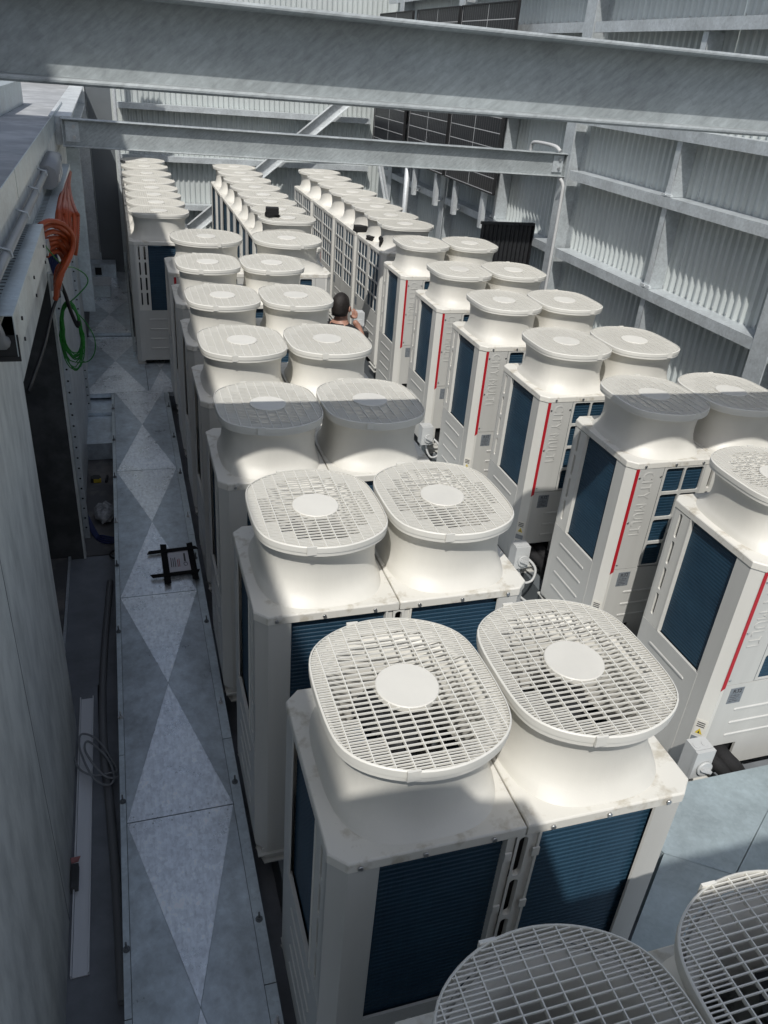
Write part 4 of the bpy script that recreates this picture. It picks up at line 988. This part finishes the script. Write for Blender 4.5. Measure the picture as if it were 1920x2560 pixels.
# ================================================================== THE MAN
def skin_mesh(name, verts, edges, radii, root=0, sub=2):
    me = bpy.data.meshes.new(name); me.from_pydata(verts, edges, []); o = bpy.data.objects.new(name, me); COL.objects.link(o)
    sk = o.modifiers.new('skin', 'SKIN'); ss = o.modifiers.new('sub', 'SUBSURF'); ss.levels = sub; ss.render_levels = sub
    dl = me.skin_vertices[0].data
    for i, r in enumerate(radii): dl[i].radius = r if isinstance(r, tuple) else (r, r); dl[i].use_root = (i == root)
    dg = bpy.context.evaluated_depsgraph_get(); out = bpy.data.meshes.new_from_object(o.evaluated_get(dg)); bpy.data.objects.remove(o); bpy.data.meshes.remove(me)
    for p in out.polygons: p.use_smooth = True
    out.name = name; return out
man = thing('person', 'dark-haired man in a black shirt behind the fans, seen from behind, hand at his face', 'person', (1.615, 6.22, FZ+.03), R(-38))
# local: facing +y; feet at 0; 1.76 tall
V = [(0,0,.92), (0,0,1.08), (0,.0,1.28), (0,-.01,1.42), (0,.0,1.50), (0,.015,1.555), (0,.02,1.62), (0,.02,1.69),
     (-.10,0,.90), (-.10,.02,.48), (-.10,-.01,.09), (-.10,.12,.04), (.10,0,.90), (.10,.02,.48), (.10,-.01,.09), (.10,.12,.04),
     (-.17,-.01,1.40), (-.24,.0,1.14), (-.20,.20,1.0), (-.15,.30,1.02), (.17,-.01,1.40), (.24,.12,1.20), (.13,.18,1.40), (.085,.15,1.47)]
Ed = [(0,1),(1,2),(2,3),(3,4),(4,5),(5,6),(6,7),(0,8),(8,9),(9,10),(10,11),(0,12),(12,13),(13,14),(14,15),(3,16),(16,17),(17,18),(18,19),(3,20),(20,21),(21,22),(22,23)]
Rr = [(.16,.11),(.15,.10),(.17,.115),(.13,.085),(.060,.062),(.066,.072),(.080,.100),(.070,.088),.085,.06,.045,.04,.085,.06,.045,.04,.062,.046,.036,.032,.062,.046,.036,.030]
body = skin_mesh('body', V, Ed, Rr); body.materials.append(SKIN); body.materials.append(SHIRT)
for p in body.polygons:
    c = p.center; sleeve = abs(c.x) > .14 and (c.y > .06 or c.z < 1.2)
    if c.z < 1.475 and not (abs(c.x) > .19 and c.z < 1.22) and not (c.y > .13 and c.z > .93): p.material_index = 1
bo = obj('body', body, man)
hm = MB(); rs = []
for j in range(11):
    ph = math.pi*.62*j/10; rs.append([(.088*math.sin(ph)*math.cos(2*math.pi*i/24)*(1+.03*math.sin(i*5+j)), -.006+.113*math.sin(ph)*math.sin(2*math.pi*i/24)*(1 if math.sin(2*math.pi*i/24) < 0 else .86), 1.655+.118*math.cos(ph)-(.055 if math.sin(2*math.pi*i/24) < -.2 and j > 7 else 0)*(j-7)/3) for i in range(24)])
hm.rings(rs, True, True); obj('hair', hm, bo, HAIR)
for s in (-1, 1):
    e = MB(); e.rings([[(s*(.080+dx), .012+a*math.cos(2*math.pi*i/10)*.018, 1.615+.032*a*math.sin(2*math.pi*i/10)) for i in range(10)] for a, dx in ((.75, 0), (1, .010), (.9, .020), (.5, .016))], True, True); obj('ear', e, bo, SKIN)
ns = MB(); ns.rings([[(.012*k_*math.cos(2*math.pi*i/6), .115+.02*(1-k_), 1.60+.03*k_*math.sin(2*math.pi*i/6)) for i in range(6)] for k_ in (1, .6, .2)], False, True); obj('nose', ns, bo, SKIN)
for s in (-1, 1): obj('eye', MB().cyl((s*.033, .108, 1.633), (0,1,0), .011, .006, 8), bo, INK)
obj('mouth', MB().box(-.022, .022, .104, .112, 1.556, 1.563), bo, mat('lips', (.35, .12, .10), .5))
for s, hx, hy, hz, dz in ((1, .085, .15, 1.47, 1), (-1, -.14, .32, 1.02, 0)):
    vs = [(hx, hy, hz)]; es = []; rd = [.026]
    for f in range(4):
        ox = (f-1.5)*.017; ln = (.06, .072, .068, .054)[f]
        d_ = Vector((0, .25, .97)) if dz else Vector((.2, .95, -.2)); c2 = Vector((-.2*s, .0, 0))
        b0 = Vector((hx+ox, hy, hz))+d_*.045; i0 = len(vs)
        vs += [tuple(b0), tuple(b0+d_*ln*.5), tuple(b0+d_*ln+c2*.1)]; rd += [.0095, .0085, .007]; es += [(0, i0), (i0, i0+1), (i0+1, i0+2)]
    i0 = len(vs); vs += [(hx-s*.03, hy+.01, hz+.015), (hx-s*.048, hy+.02, hz+.045)]; rd += [.011, .008]; es += [(0, i0), (i0, i0+1)]
    hme = skin_mesh('hand', vs, es, rd, 0, 1); hme.materials.append(SKIN); obj('hand', hme, bo)
